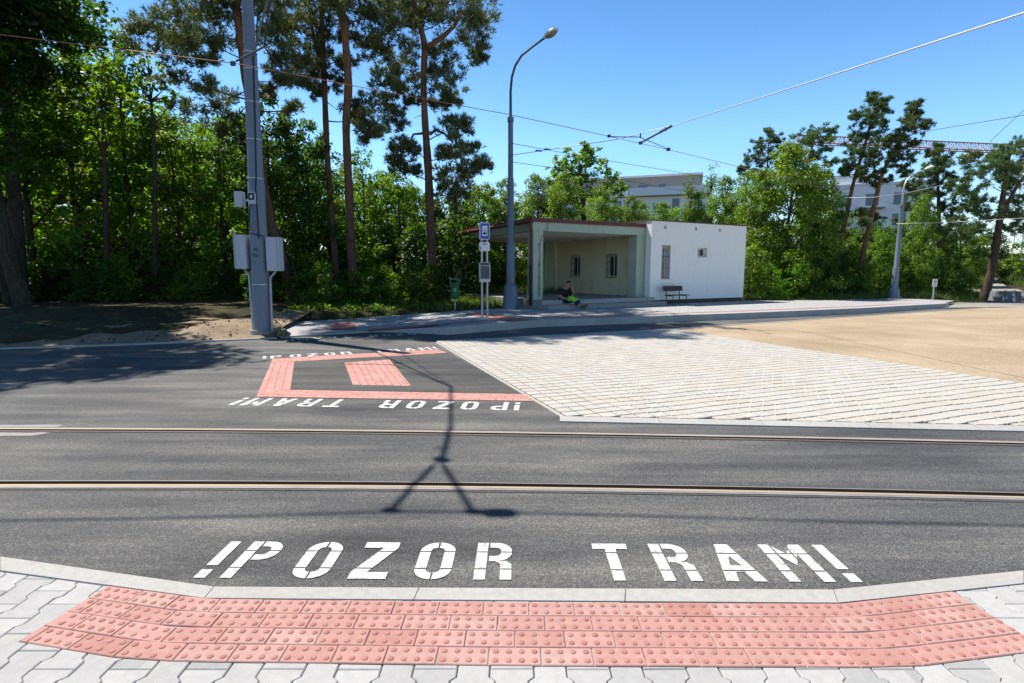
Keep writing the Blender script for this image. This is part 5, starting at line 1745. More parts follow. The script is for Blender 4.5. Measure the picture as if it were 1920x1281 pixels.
def plant(kind, name, px, Y, top_py, label, cat='tree', group=None, wide=1.0, var=None, z=None, rot=None):
    x = (px - 960.0) / FPX * Y * 1.0
    # correct X for the tilt of the camera at ground height
    q = P(px, 640.5 + FPX * math.tan(math.atan2(CAM_H - .2, Y) - PITCH), .2)
    x = q.x * Y / q.y
    gz = ground_z(x, Y) if z is None else z
    H = Q(px, top_py, Y).z - gz
    me, tm = PROTO[kind][trng.randrange(len(PROTO[kind])) if var is None else var]
    k = H / (BASE_H[kind] * (.94 if kind != 'birch' else 1.0))
    r = empty(name, (x, Y, gz), label, cat, trng.uniform(0, 6.28) if rot is None else rot, group)
    w = wide * (k if kind not in ('birch',) else k)
    w = max(w, wide * .62)
    r.scale = (w, w, k)
    t = bpy.data.objects.new('trunk', tm); COL.objects.link(t); t.parent = r
    c = bpy.data.objects.new('crown', me); COL.objects.link(c); c.parent = r
    return r

# ------------------------------------------------------------------ the wood on the left
A = [
    ('maple', 70, 20.5, 75, 'leafy maple left of all others, behind the leaning trunk', 1.05),
    ('maple', 165, 21.5, 118, 'leafy maple with bright top, second from the left edge', 1.0),
    ('maple', 262, 22.0, 88, 'tall narrow maple below the sky gap left of the pine crown', .72),
    ('maple', 345, 21.5, 215, 'maple under the drooping pine crown left of the tram pole', .95),
    ('maple', 430, 22.0, 240, 'leafy tree directly behind the tram pole', .9),
    ('dark', 520, 21.5, 196, 'dark tree with pointed top right of the tram pole', .85),
    ('dark', 590, 22.5, 245, 'dark leafy tree left of the thick straight pine trunk', .85),
    ('maple', 690, 24.5, 300, 'leafy tree between the two tall straight pine trunks', .9),
    ('maple', 752, 24.0, 335, 'green tree just left of the broad crowned pine trunk', .9),
    ('dark', 850, 27.0, 350, 'leafy tree right of the broad crowned pine, behind the bin', .9),
    ('bright', 905, 30.0, 360, 'light green tree seen between the pine and the bus stop sign', .9),
]
for kind, px, Y, ty, lab, w in A:
    plant(kind, 'leafy_tree', px, Y, ty, lab, 'tree', 'leafy trees of the wood', w)
# second and third rows: read only as the depth of the wood
for i in range(13):
    px = -40 + i * 76 + trng.uniform(-18, 18); Y = trng.uniform(26, 29)
    ty = interp([(-40, 110), (250, 175), (400, 250), (520, 225), (620, 285), (720, 330), (900, 385)], px) + trng.uniform(0, 25)
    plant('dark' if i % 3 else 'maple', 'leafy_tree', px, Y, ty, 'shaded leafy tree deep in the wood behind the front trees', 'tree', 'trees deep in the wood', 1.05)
for i in range(11):
    px = -60 + i * 92 + trng.uniform(-20, 20); Y = trng.uniform(33, 38)
    ty = interp([(-60, 150), (250, 215), (520, 260), (720, 345), (960, 390)], px) + trng.uniform(0, 25)
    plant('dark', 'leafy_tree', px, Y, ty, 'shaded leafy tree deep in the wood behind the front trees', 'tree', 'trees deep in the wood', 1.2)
# undergrowth along the wood's edge
for i in range(25):
    px = -40 + i * 35 + trng.uniform(-12, 12)
    Y = trng.uniform(18.6, 20.5) if px < 780 else trng.uniform(20.6, 22)
    ty = trng.uniform(478, 530) if px < 700 else trng.uniform(490, 535)
    plant('bush', 'shrub', px, Y, ty, 'dark low shrub in the undergrowth along the edge of the wood', 'shrub', 'shrubs along the edge of the wood', .85)
for i in range(16):
    px = -20 + i * 58 + trng.uniform(-12, 12)
    plant('bush', 'shrub', px, trng.uniform(22.5, 24.5), trng.uniform(395, 455), 'tall dark shrub filling the wood between the trunks', 'shrub', 'shrubs between the trunks', 1.0)

# the big overhanging tree at the upper left with its dark trunk, and the leaning trunk
ov = plant('overhang', 'overhanging_tree', -45, 16.9, -330, 'big dark tree at the left edge overhanging the road', 'tree', None, 1.06, 0, None, R_(-56))
plant('overhang', 'overhanging_tree', -270, 16.2, -300, 'big dark tree just outside the left edge shading the bank', 'tree', None, 1.05, 0, None, R_(-62))

def leaning_trunk():
    b = P(45, 583, .25)
    r = empty('leaning_tree', b, 'thick grey leaning double trunk at the left picture edge', 'tree')
    f = lambda px, py, dy: Q(px, py, b.y + dy) - b
    m = MB(); m.tube([f(62, 592, 0), f(46, 575, 0), f(22, 500, -.1), f(2, 420, -.3), f(-25, 300, -.5), f(-50, 150, -.6)], [.36, .27, .235, .215, .19, .15], 12); m.build('trunk', M['bark'], r, True)
    m = MB(); m.tube([f(28, 590, .35), f(18, 560, .35), f(0, 500, .4), f(-30, 380, .4), f(-60, 200, .4)], [.22, .17, .15, .14, .12], 10); m.build('second_trunk', M['bark'], r, True)
    cl = []
    rg = random.Random(5)
    for k in range(34):
        q = f(rg.uniform(-190, 60), rg.uniform(40, 330), rg.uniform(-1.8, 2.2)); cl.append((q.x, q.y, q.z, rg.uniform(.4, .7)))
    me = leaf_mesh('crown', cl, 300, .17, M['dark_leaf'], 91)
    o = bpy.data.objects.new('crown', me); COL.objects.link(o); o.parent = r
leaning_trunk()
def dark_trunk():
    b = P(16, 577, .25)
    r = empty('dark_tree', b, 'upright dark trunk beside the leaning trunk at the left edge', 'tree')
    f = lambda px, py, dy=0: Q(px, py, b.y + dy) - b
    m = MB(); m.tube([f(40, 590), f(36, 480), f(22, 300), f(8, 150), f(2, 20), f(0, -80)], [.24, .2, .18, .165, .14, .11], 10)
    for q0, q1 in (((22, 300), (60, 250)), ((12, 190), (70, 140)), ((8, 150), (-40, 90)), ((5, 80), (60, 20)), ((4, 50), (130, 30))): m.tube([f(*q0), f((q0[0] + q1[0]) / 2, q0[1] * .4 + q1[1] * .6, -.4), f(*q1, -.8)], [.06, .04, .015], 6)
    m.build('trunk', M['bark'], r, True)
    rg = random.Random(15); cl = []
    for px, py, rr in ((20, 10, 38), (70, 25, 34), (120, 40, 30), (160, 60, 26), (190, 75, 20), (215, 88, 15), (90, 80, 28), (40, 90, 30), (150, 5, 30), (190, 18, 22), (60, -30, 40), (0, 60, 30), (125, 95, 18), (30, 150, 25), (10, 220, 24), (235, 95, 9), (205, 45, 10)):
        for k in range(3):
            q = f(px + rg.uniform(-14, 14), py + rg.uniform(-12, 12), rg.uniform(-2.2, .4)); cl.append((q.x, q.y, q.z, rr * rg.uniform(.5, .85) / 50))
    me = leaf_mesh('crown', cl, 330, .16, M['dark_leaf'], 92)
    o = bpy.data.objects.new('crown', me); COL.objects.link(o); o.parent = r
dark_trunk()

# ------------------------------------------------------------------ pines traced from their outlines, each grown in depth
def pine(label, Y, gz, trunk_px, widths, clumps_px, seed, mat='needle', per=46, ln=.17, tw=.017, depth=1.0, sub=11, fat=1.0, spread=1.35, tk=.86, limbs=True, group=None, density=1.0, barkz=None, forks=(), name='pine_tree', dead=()):
    rng = random.Random(seed)
    b0 = Q(trunk_px[0][0], trunk_px[0][1], Y); base = Vector((b0.x, Y, gz))
    r = empty(name, base, label, 'pine', 0, group)
    f = lambda px, py, dy=0: Q(px, py, Y + dy) - base
    s = Y / FPX
    raw = [f(*p) for p in trunk_px]
    tr, tw_ = [], []
    n = len(raw)
    # Catmull-Rom for a natural line
    for i in range(n - 1):
        p0, p1, p2, p3 = raw[max(0, i - 1)], raw[i], raw[i + 1], raw[min(n - 1, i + 2)]
        for k in range(5):
            t = k / 5
            q = .5 * ((2 * p1) + (p2 - p0) * t + (2 * p0 - 5 * p1 + 4 * p2 - p3) * t * t + (3 * p1 - p0 - 3 * p2 + p3) * t ** 3)
            tr.append(q); tw_.append((widths[i] * (1 - t) + widths[i + 1] * t) * s / 2 * tk * (1 + .06 * math.sin(len(tr) * 1.7 + seed)))
    tr.append(raw[-1]); tw_.append(widths[-1] * s / 2)
    tr.insert(0, tr[0] + Vector((0, 0, min(-.3, -tr[0].z - .3)))); tw_.insert(0, tw_[0] * 1.12)
    mb = MB(); mb.tube(tr, tw_, 12)
    for fk, w0, w1 in forks:
        pts = [f(*p) for p in fk]; m_ = len(pts)
        mb.tube(pts, [(w0 + (w1 - w0) * k / (m_ - 1)) * s / 2 for k in range(m_)], 8)
    cl = []
    br = MB(); br.tube(tr, .008, 4)
    def hd(c):
        q = f(c[0], c[1]); return abs(q.x - min(tr, key=lambda p: abs(p.z - q.z)).x)
    nodes = []
    for px, py, rr in sorted(clumps_px, key=hd):
        c0 = f(px, py, 0)
        reach = max(.25, min(1.7, hd((px, py)) * .7 + .25)) * depth
        dy = rng.uniform(-reach, reach) - (1.3 if py < -60 else 0)
        for k in range(sub):
            a_ = rng.uniform(0, 6.283)
            q = c0 + Vector((rng.uniform(-1, 1) * rr * s * spread, dy + rng.uniform(-1, 1) * rr * s * 1.2, rng.uniform(-.75, .85) * rr * s))
            cl.append((q.x, q.y, q.z, rr * s * rng.uniform(.24, .44) * fat + .03))
        tgt = c0 + Vector((0, dy, -.05))
        best = None
        for i, p in enumerate(tr[3:], 3):
            h = math.hypot(p.x - tgt.x, p.y - tgt.y)
            w = h + abs((tgt.z - p.z) - .30 * h) * 1.3
            if best is None or w < best[0]: best = (w, p, tw_[i])
        for p, r0 in nodes:
            w = (p - tgt).length * 1.25 + (.5 if p.z > tgt.z + .2 else 0)
            if w < best[0]: best = (w, p, r0)
        if best[0] < 3.2:
            st = best[1]
            r0 = min(best[2] * .55, .012 + .012 * (tgt - st).length)
            path = limb_curve(st, tgt, rng, .17)
            br.tube(path, [r0 * (1 - .6 * q / 5) + .003 for q in range(6)], 5)
            nodes.append((tgt, r0 * .6)); nodes.append((path[3], r0 * .75))
            for q in range(3):
                e = tgt + Vector((rng.uniform(-1, 1), rng.uniform(-1, 1), rng.uniform(-.4, .7))) * rr * s * .9
                br.tube(limb_curve(path[rng.choice((3, 4, 5))], e, rng, .2, 3), [r0 * .35 + .002, r0 * .28 + .002, r0 * .2 + .002, .003], 4)
    for a, c in dead:
        p0, p1 = f(*a), f(*c, rng.uniform(-.5, .5)); pth = limb_curve(p0, p1, rng, .2)
        br.tube(pth, [.022, .018, .014, .011, .008, .005], 5)
    bm_ = M['pine_bark'] if barkz is None else mat_bark('pine_bark', (0.085, 0.058, 0.045), (0.22, 0.105, 0.06), barkz[0], barkz[1])
    mb.build('trunk', bm_, r, True)
    br.build('branches', M['pine_limb'], r, True)
    me = needle_mesh('crown', cl, per * density, ln, M[mat], seed, .75, tw)
    o = bpy.data.objects.new('crown', me); COL.objects.link(o); o.parent = r
    return r

_r = random.Random(55)
def _up(cx, y0, y1, half, n): return [(cx + _r.uniform(-1, 1) * half * (1 - .6 * (y0 - y) / (y0 - y1)), y, _r.uniform(26, 42)) for y in (_r.uniform(y1, y0) for _ in range(n))]
UP1 = _up(455, -60, -450, 140, 52); UP3 = _up(640, -90, -400, 120, 26); UP4 = _up(775, -60, -230, 110, 14)
pine('pine with broad drooping crown behind the tram pole', 19.5, .3,
     [(551, 572), (540, 520), (520, 455), (498, 370), (478, 250), (462, 150), (450, 60), (441, 0), (430, -90), (428, -220), (445, -420)], [26, 22, 20, 19, 18, 18, 17, 16, 14, 10, 4],
     [(340, 35, 30), (385, 15, 38), (430, -20, 40), (325, 75, 26), (365, 70, 36), (405, 60, 30), (312, 105, 18), (345, 120, 28), (380, 110, 22), (325, 150, 20), (362, 155, 28), (340, 190, 20), (372, 195, 24), (395, 170, 16), (385, 228, 15), (350, 20, 34), (310, 60, 20), (300, 50, 10), (420, 20, 30), (490, 10, 24), (520, -10, 28), (505, 60, 22), (525, 85, 20), (545, 120, 16), (515, 120, 14), (548, 160, 14), (565, 175, 12), (500, 40, 16), (536, 45, 18), (555, 95, 14), (490, 165, 12), (470, -40, 40), (530, 190, 12), (398, 120, 14), (418, 95, 14), (575, 160, 8)] + UP1,
     101, fat=1.25, density=.62, per=88, ln=.16, tw=.014, dead=(((468, 190), (410, 240)), ((470, 200), (560, 215)), ((465, 170), (400, 205)), ((478, 250), (545, 235)), ((476, 240), (430, 262)), ((470, 150), (530, 150))))
pine('slender dark pine with forked top between tram pole and thick pine', 22.0, .3,
     [(637, 560), (630, 500), (622, 410), (614, 300), (609, 180), (606, 90), (601, 0), (598, -80)], [15, 14, 13, 12, 12, 10, 9, 7],
     [(560, 45, 22), (588, 20, 26), (548, 30, 16), (565, 80, 18), (590, 60, 18), (560, 110, 20), (585, 130, 20), (575, 150, 14), (625, 55, 18), (635, 20, 22), (640, 100, 14), (632, 135, 16), (622, 160, 12), (572, 5, 24), (610, -15, 26), (600, 100, 16), (590, 175, 8), (660, 195, 16), (675, 205, 14), (676, 225, 10), (655, 212, 10), (540, 60, 12), (650, 65, 12), (592, -40, 30), (640, -30, 26)],
     102, fat=1.2, density=.55, spread=1.5, per=84, ln=.16, tw=.014, forks=(([(610, 140), (592, 90), (581, 30), (578, -30)], 7, 5),), dead=(((612, 190), (648, 215)), ((612, 170), (580, 190)), ((614, 260), (600, 240))))
pine('thick straight orange-brown pine trunk rising out of the picture', 20.5, .3,
     [(668, 578), (664, 540), (658, 450), (653, 330), (649, 240), (653, 160), (648, 80), (641, 0), (634, -100), (640, -240), (640, -380)], [25, 22, 19, 17, 16, 17, 15, 14, 12, 9, 4],
     [(625, -20, 22), (660, -25, 22), (690, -10, 22), (700, -60, 30), (600, -60, 30), (640, -90, 40), (675, 5, 13), (615, 8, 13), (690, 25, 10)] + UP3,
     103, per=80, ln=.16, tw=.014, dead=(((650, 70), (690, 60)), ((650, 120), (700, 100)), ((652, 140), (610, 95)), ((652, 200), (690, 190))))
pine('tall pine with broad crown left of the street lamp', 21.5, .3,
     [(817, 572), (811, 500), (807, 420), (803, 320), (797, 230), (794, 150), (796, 88), (788, 50), (776, 0), (770, -80), (772, -220)], [24, 20, 18, 17, 14, 13, 13, 11, 10, 8, 4],
     [(850, 5, 36), (880, 20, 30), (868, 50, 28), (893, 55, 16), (888, 85, 16), (905, 100, 11), (860, 85, 18), (835, 40, 24), (835, -20, 36), (795, -15, 34), (800, 30, 20), (815, 85, 14), (750, 5, 30), (720, 25, 30), (700, 55, 26), (690, 85, 22), (715, 85, 26), (740, 60, 28), (765, 45, 22), (758, 90, 24), (735, 115, 24), (705, 120, 18), (765, 125, 20), (745, 145, 18), (680, 70, 14), (840, 140, 20), (850, 165, 14), (828, 170, 16), (818, 130, 12), (845, 190, 10), (815, 190, 10), (735, 170, 18), (712, 180, 14), (758, 165, 14), (770, 185, 10), (718, 215, 18), (740, 230, 14), (700, 235, 12), (695, 262, 12), (715, 262, 14), (745, 268, 12), (760, 290, 14), (775, 280, 10), (750, 310, 14), (735, 300, 10), (770, 320, 10),
      (850, 220, 12), (845, 245, 18), (865, 240, 14), (855, 272, 20), (875, 285, 16), (893, 300, 16), (905, 315, 10), (860, 305, 22), (840, 290, 12), (835, 325, 16), (860, 340, 18), (880, 325, 14), (840, 360, 14), (860, 375, 12), (728, 200, 12), (880, 0, 30), (820, 10, 24)] + UP4,
     104, fat=1.2, density=.55, spread=1.6, per=92, ln=.16, tw=.014, forks=(([(796, 92), (812, 82), (832, 68), (852, 48), (866, 20)], 11, 6), ([(805, 252), (818, 244), (835, 252), (850, 268)], 6, 3), ([(795, 250), (775, 252), (765, 275)], 5, 3)),
     dead=(((796, 190), (760, 195)), ((798, 215), (775, 222)), ((800, 190), (830, 205)), ((804, 330), (840, 345))))

# right group
pine('young pine with upright spiky shoots behind the light green shrub', 33, .4,
     [(1432, 555), (1434, 420), (1438, 330), (1443, 240)], [8, 6, 4, 2],
     [(1443, 248, 8), (1450, 265, 10), (1430, 262, 8), (1440, 280, 12), (1418, 285, 10), (1460, 285, 10), (1412, 305, 9), (1428, 305, 12), (1452, 305, 14), (1400, 322, 8), (1420, 328, 12), (1440, 330, 14), (1462, 322, 10), (1392, 318, 5), (1408, 340, 10), (1450, 350, 14), (1430, 355, 12), (1468, 262, 6)],
     105, 'needle_blue', 90, .135, .0135, tk=.68, density=1.75, spread=1.3, fat=.78, barkz=(3, 9))
pine('round topped pine leaning right above the light green shrub', 31, .4,
     [(1500, 556), (1503, 430), (1508, 340), (1520, 285), (1532, 250)], [9, 8, 6, 5, 3],
     [(1533, 248, 14), (1552, 248, 8), (1515, 258, 14), (1545, 262, 12), (1498, 268, 14), (1528, 272, 16), (1480, 280, 12), (1505, 288, 16), (1540, 285, 12), (1488, 302, 14), (1520, 302, 16), (1548, 312, 9), (1500, 318, 14), (1532, 322, 14), (1515, 338, 12), (1540, 332, 8), (1476, 296, 9), (1490, 330, 8)],
     106, 'needle_blue', 92, .135, .0135, tk=.68, density=1.75, spread=1.3, fat=.78, barkz=(3, 9))
pine('tall leaning pine with bare lower trunk, left of two before the far house', 30, .3,
     [(1556, 556), (1575, 460), (1588, 400), (1598, 352), (1610, 310), (1625, 260), (1640, 200)], [12, 11, 10, 9, 8, 7, 4],
     [(1620, 192, 8), (1632, 202, 10), (1650, 192, 9), (1662, 190, 6), (1615, 212, 9), (1655, 208, 10), (1640, 220, 12), (1618, 228, 10), (1660, 222, 10), (1604, 222, 6), (1625, 245, 14), (1650, 242, 12), (1612, 258, 12), (1638, 262, 14), (1605, 278, 12), (1628, 282, 14), (1598, 296, 12), (1615, 305, 14), (1590, 312, 8), (1600, 322, 10), (1583, 325, 6), (1622, 325, 8)],
     107, 'needle_blue', 96, .135, .0135, tk=.68, density=1.75, spread=1.3, fat=.78, barkz=(.5, 5), dead=(((1598, 350), (1568, 358)), ((1594, 375), (1560, 362)), ((1590, 395), (1620, 402))))
pine('leaning pine with orange trunk and lower crown, right of two before the far house', 29, .3,
     [(1603, 558), (1612, 505), (1626, 440), (1641, 380), (1650, 340), (1664, 305), (1684, 268), (1700, 240), (1716, 205)], [15, 13, 12, 11, 10, 9, 7, 5, 3],
     [(1722, 195, 7), (1714, 205, 9), (1727, 210, 7), (1718, 222, 10), (1704, 232, 9), (1722, 238, 8), (1692, 238, 10), (1710, 250, 11), (1680, 252, 10), (1694, 262, 12), (1664, 262, 10), (1718, 268, 7), (1650, 270, 9), (1676, 276, 12), (1702, 282, 10), (1650, 288, 10), (1636, 290, 8), (1668, 298, 10), (1690, 300, 10), (1715, 296, 7), (1640, 308, 10), (1625, 318, 8), (1660, 318, 10), (1682, 320, 8), (1648, 330, 10), (1630, 335, 7), (1672, 336, 7), (1700, 328, 6), (1625, 400, 9), (1650, 408, 7), (1640, 345, 7), (1605, 420, 8), (1590, 400, 6)],
     108, 'needle_blue', 96, .135, .0135, tk=.68, density=1.75, spread=1.3, fat=.78, barkz=(1.0, 5), dead=(((1650, 340), (1690, 335)), ((1636, 400), (1600, 385)), ((1630, 425), (1605, 408)), ((1622, 450), (1650, 440)), ((1636, 405), (1625, 370))))
pine('dark pointed conifer behind the far lamp head', 32, .3,
     [(1765, 556), (1762, 470), (1760, 380), (1757, 320), (1757, 272)], [13, 11, 8, 6, 2],
     [(1757, 276, 5), (1756, 288, 8), (1763, 300, 9), (1748, 305, 8), (1772, 314, 9), (1755, 318, 12), (1735, 322, 8), (1778, 332, 8), (1745, 336, 14), (1765, 340, 14), (1722, 335, 8), (1790, 345, 6), (1728, 350, 12), (1750, 358, 16), (1776, 360, 12), (1706, 345, 8), (1710, 362, 9), (1735, 375, 16), (1762, 380, 16), (1790, 380, 12), (1720, 388, 10), (1748, 398, 16), (1780, 402, 16), (1802, 396, 9), (1765, 420, 16), (1795, 424, 14), (1735, 418, 10), (1780, 445, 14), (1750, 442, 10), (1805, 440, 10)],
     109, 'needle_blue', 100, .135, .0135, tk=.68, density=1.75, spread=1.3, fat=.78, barkz=(4, 12))
pine('spreading dark pine with thick trunk at the far right', 28.5, .3,
     [(1846, 558), (1853, 530), (1863, 490), (1872, 430), (1879, 380), (1886, 330), (1893, 290)], [27, 21, 18, 16, 13, 10, 6],
     [(1850, 288, 12), (1868, 290, 12), (1885, 282, 12), (1905, 275, 14), (1922, 272, 14), (1835, 302, 12), (1858, 306, 14), (1880, 304, 14), (1903, 300, 14), (1925, 298, 16), (1822, 318, 12), (1842, 322, 14), (1866, 325, 14), (1890, 322, 14), (1912, 322, 14), (1810, 335, 10), (1830, 342, 14), (1852, 345, 14), (1905, 345, 12), (1930, 340, 16), (1815, 358, 10), (1838, 362, 12), (1858, 372, 10), (1820, 385, 12), (1845, 390, 14), (1905, 378, 14), (1925, 372, 14), (1830, 408, 14), (1855, 408, 12), (1900, 402, 12), (1920, 405, 14), (1815, 425, 12), (1840, 428, 12), (1895, 428, 8), (1915, 430, 10), (1800, 415, 10), (1940, 400, 16), (1940, 310, 18)],
     110, 'needle_blue', 96, .135, .0135, tk=.68, density=1.75, spread=1.3, fat=.78, barkz=(4, 9), forks=(([(1874, 420), (1890, 380), (1906, 350), (1920, 330)], 8, 4),), dead=(((1868, 455), (1905, 440)), ((1866, 462), (1830, 466)), ((1872, 430), (1840, 410))))

# ------------------------------------------------------------------ trees behind the shelter and to its right
B = [
    ('bright', 905, 31, 372, 'light green tree just left of the tall lamp, above the bus stop sign', .9),
    ('willow', 948, 31, 350, 'light green tree right behind the tall lamp pole', .8),
    ('willow', 1005, 33, 342, 'light green bushy tree between the lamp and the maple', .95),
    ('willow', 1052, 31.5, 338, 'bushy light tree in front of the maple, over the canopy roof', .9),
    ('willow', 1125, 33, 362, 'bushy tree over the canopy, right below the maple crown', .85),
    ('willow', 1180, 33.5, 380, 'low bushy tree over the roof joint, before the far apartment house', .85),
    ('willow', 1238, 34.5, 390, 'low bushy tree over the white wall, before the far apartment house', .85),
    ('birch', 1285, 34, 312, 'thin birch before the apartment house, left of a second birch', 1.0),
    ('birch', 1325, 33.5, 292, 'thin birch with the higher tip, right end of the apartment house', 1.05),
    ('willow', 1300, 34, 372, 'low light tree at the foot of the two birches', .85),
    ('willow', 1352, 32, 345, 'light tree right of the birches, over the white wall end', .8),
    ('willow', 1392, 30.5, 335, 'light tree right of the white building, under the spiky pine', .8),
    ('willow', 1468, 27.6, 288, 'large light green bushy tree right of the white building', 1.1),
    ('willow', 1512, 28.8, 335, 'green bushy tree right of the large light green one', .95),
    ('willow', 1420, 27.8, 335, 'light green bush overhanging the right end of the white building', .9),
    ('dark', 1528, 29.5, 335, 'dark tree right of the large light green bush', .7),
    ('bright', 1568, 30.5, 440, 'low green tree under the first leaning pine', .7),
    ('bright', 1600, 33, 405, 'pale green tree between the two leaning pine trunks', .7),
    ('maple', 1652, 30.5, 432, 'green leafy tree left of the far lamp pole', .62),
    ('bright', 1718, 30.5, 378, 'light green tree right of the far lamp pole', .62),
    ('dark', 1690, 33, 430, 'dark leafy tree behind the far lamp pole', .7),
    ('maple', 1775, 32, 455, 'leafy tree under the dark pointed conifer', .65),
    ('bright', 1825, 34.5, 452, 'light leafy tree left of the thick far right pine trunk', .65),
]
for kind, px, Y, ty, lab, w in B:
    plant(kind, 'birch_tree' if kind == 'birch' else 'leafy_tree', px, Y, ty, lab, 'tree', 'trees behind the shelter', w)
for i in range(9):
    px = 925 + i * 55; plant('bright', 'leafy_tree', px, trng.uniform(37, 41), 392 + trng.uniform(-8, 12), 'light leafy tree in the back row behind the shelter trees', 'tree', 'back row behind the shelter', .9)
for i in range(15):
    px = 1395 + i * 33; plant('dark', 'leafy_tree', px, trng.uniform(35, 40), 415 + trng.uniform(-12, 22) + (25 if px > 1800 else 0), 'dark leafy tree in the back row behind the right pines', 'tree', 'back row on the right', .9)
C = [(1405, 25.6, 470), (1440, 25.4, 500), (1475, 26.2, 480), (1510, 27, 490), (1545, 27.4, 470), (1580, 28.2, 480), (1618, 29, 490), (1650, 29.6, 478), (1690, 30, 490), (1722, 30, 500), (1755, 30.5, 492), (1790, 30.6, 505), (1815, 31, 515)]
for i, (px, Y, ty) in enumerate(C):
    plant('bush' if i % 3 else 'lightbush', 'shrub', px, Y, ty, 'green shrub at the foot of the trees right of the white building', 'shrub', 'shrubs right of the building', .8)
for px, Y, ty, lab in ((1893, 46, 478, 'green shrub on the bank above the far path, left of the edge shrub'), (1925, 44, 455, 'green shrub on the bank cut by the right picture edge'), (1868, 52, 500, 'low shrub on the far bank beside the thick pine trunk')):
    plant('lightbush', 'shrub', px, Y, ty, lab, 'shrub', None, 1.2)
# shrubs seen through the open shelter
for px, Y, ty in ((900, 29, 470), (935, 28.5, 485), (965, 29, 478), (1000, 29.5, 470), (1035, 30, 465), (1070, 31, 462)):
    plant('lightbush' if px > 950 else 'bush', 'shrub', px, Y, ty, 'sunlit green shrub seen through the open canopy', 'shrub', 'shrubs behind the canopy', .8)

def traced_tree(name, label, Y, gz, trunk_px, widths, clumps_px, seed, mat, per=330, size=.15, sub=5, depth=1.0, group=None):
    rng = random.Random(seed)
    b0 = Q(trunk_px[0][0], trunk_px[0][1], Y); base = Vector((b0.x, Y, gz))
    r = empty(name, base, label, 'tree', 0, group)
    f = lambda px, py, dy=0: Q(px, py, Y + dy) - base
    s = Y / FPX
    mb = MB(); pts = [f(*p) for p in trunk_px]; pts[0].z = -.3
    mb.tube(pts, [w * s / 2 for w in widths], 8)
    cl = []
    for px, py, rr in clumps_px:
        dy = rng.uniform(-1, 1) * rr * s * 1.6 * depth
        c0 = f(px, py, dy)
        for k in range(sub):
            q = c0 + Vector((rng.uniform(-1, 1) * rr * s, rng.uniform(-1, 1) * rr * s * 1.2, rng.uniform(-.8, .8) * rr * s))
            cl.append((q.x, q.y, q.z, rr * s * rng.uniform(.38, .66)))
        att = [p for p in pts if p.z < c0.z] or [pts[0]]
        st = min(att, key=lambda p: (p - c0).length)
        mb.tube(limb_curve(st, c0, rng), [.045, .036, .027, .02, .012, .006], 5)
    mb.build('trunk', M['bark'], r, True)
    o = bpy.data.objects.new('crown', leaf_mesh('crown', cl, per, size, M[mat], seed)); COL.objects.link(o); o.parent = r
traced_tree('maple_tree', 'bright green maple with lobed crown rising above the canopy roof', 36, .4, [(1098, 540), (1096, 430), (1092, 370), (1088, 330), (1086, 300)], [16, 12, 9, 6, 3],
            [(1085, 280, 13), (1068, 288, 11), (1100, 278, 10), (1112, 292, 12), (1090, 300, 16), (1050, 305, 12), (1068, 310, 15), (1118, 312, 14), (1035, 322, 11), (1052, 328, 15), (1082, 325, 16), (1104, 330, 15), (1130, 325, 12), (1146, 335, 11), (1162, 342, 11), (1172, 352, 7), (1040, 345, 14), (1066, 348, 16), (1095, 350, 16), (1122, 350, 14), (1148, 355, 13), (1052, 370, 15), (1085, 372, 16), (1118, 372, 14), (1142, 375, 12), (1160, 362, 9)], 301, 'bright_leaf', 430, .19, sub=8)
traced_tree('leafy_tree', 'small sunlit maple with bare forked stem in the gap left of the pine crown', 20.0, .3, [(290, 560), (291, 420), (290, 300), (288, 235), (283, 190), (280, 150)], [11, 9, 7, 5, 4, 2],
            [(275, 95, 12), (262, 110, 12), (285, 120, 15), (300, 135, 13), (268, 135, 14), (255, 150, 12), (290, 155, 15), (310, 165, 12), (275, 170, 13), (252, 180, 11), (300, 190, 12), (318, 195, 9), (260, 205, 10), (325, 180, 8)], 302, 'bright_leaf', 330, .16)
traced_tree('leafy_tree', 'sunlit yellow green maple top between dark oak branches at the left', 19.6, .3, [(200, 565), (198, 400), (195, 280), (190, 200)], [12, 9, 7, 3],
            [(190, 120, 14), (172, 140, 15), (210, 135, 14), (195, 160, 18), (160, 175, 15), (225, 165, 14), (180, 195, 18), (215, 195, 16), (240, 185, 10), (155, 215, 13), (200, 225, 16), (232, 220, 12), (135, 195, 11), (178, 250, 13), (215, 255, 12)], 303, 'maple_leaf', 280, .17)
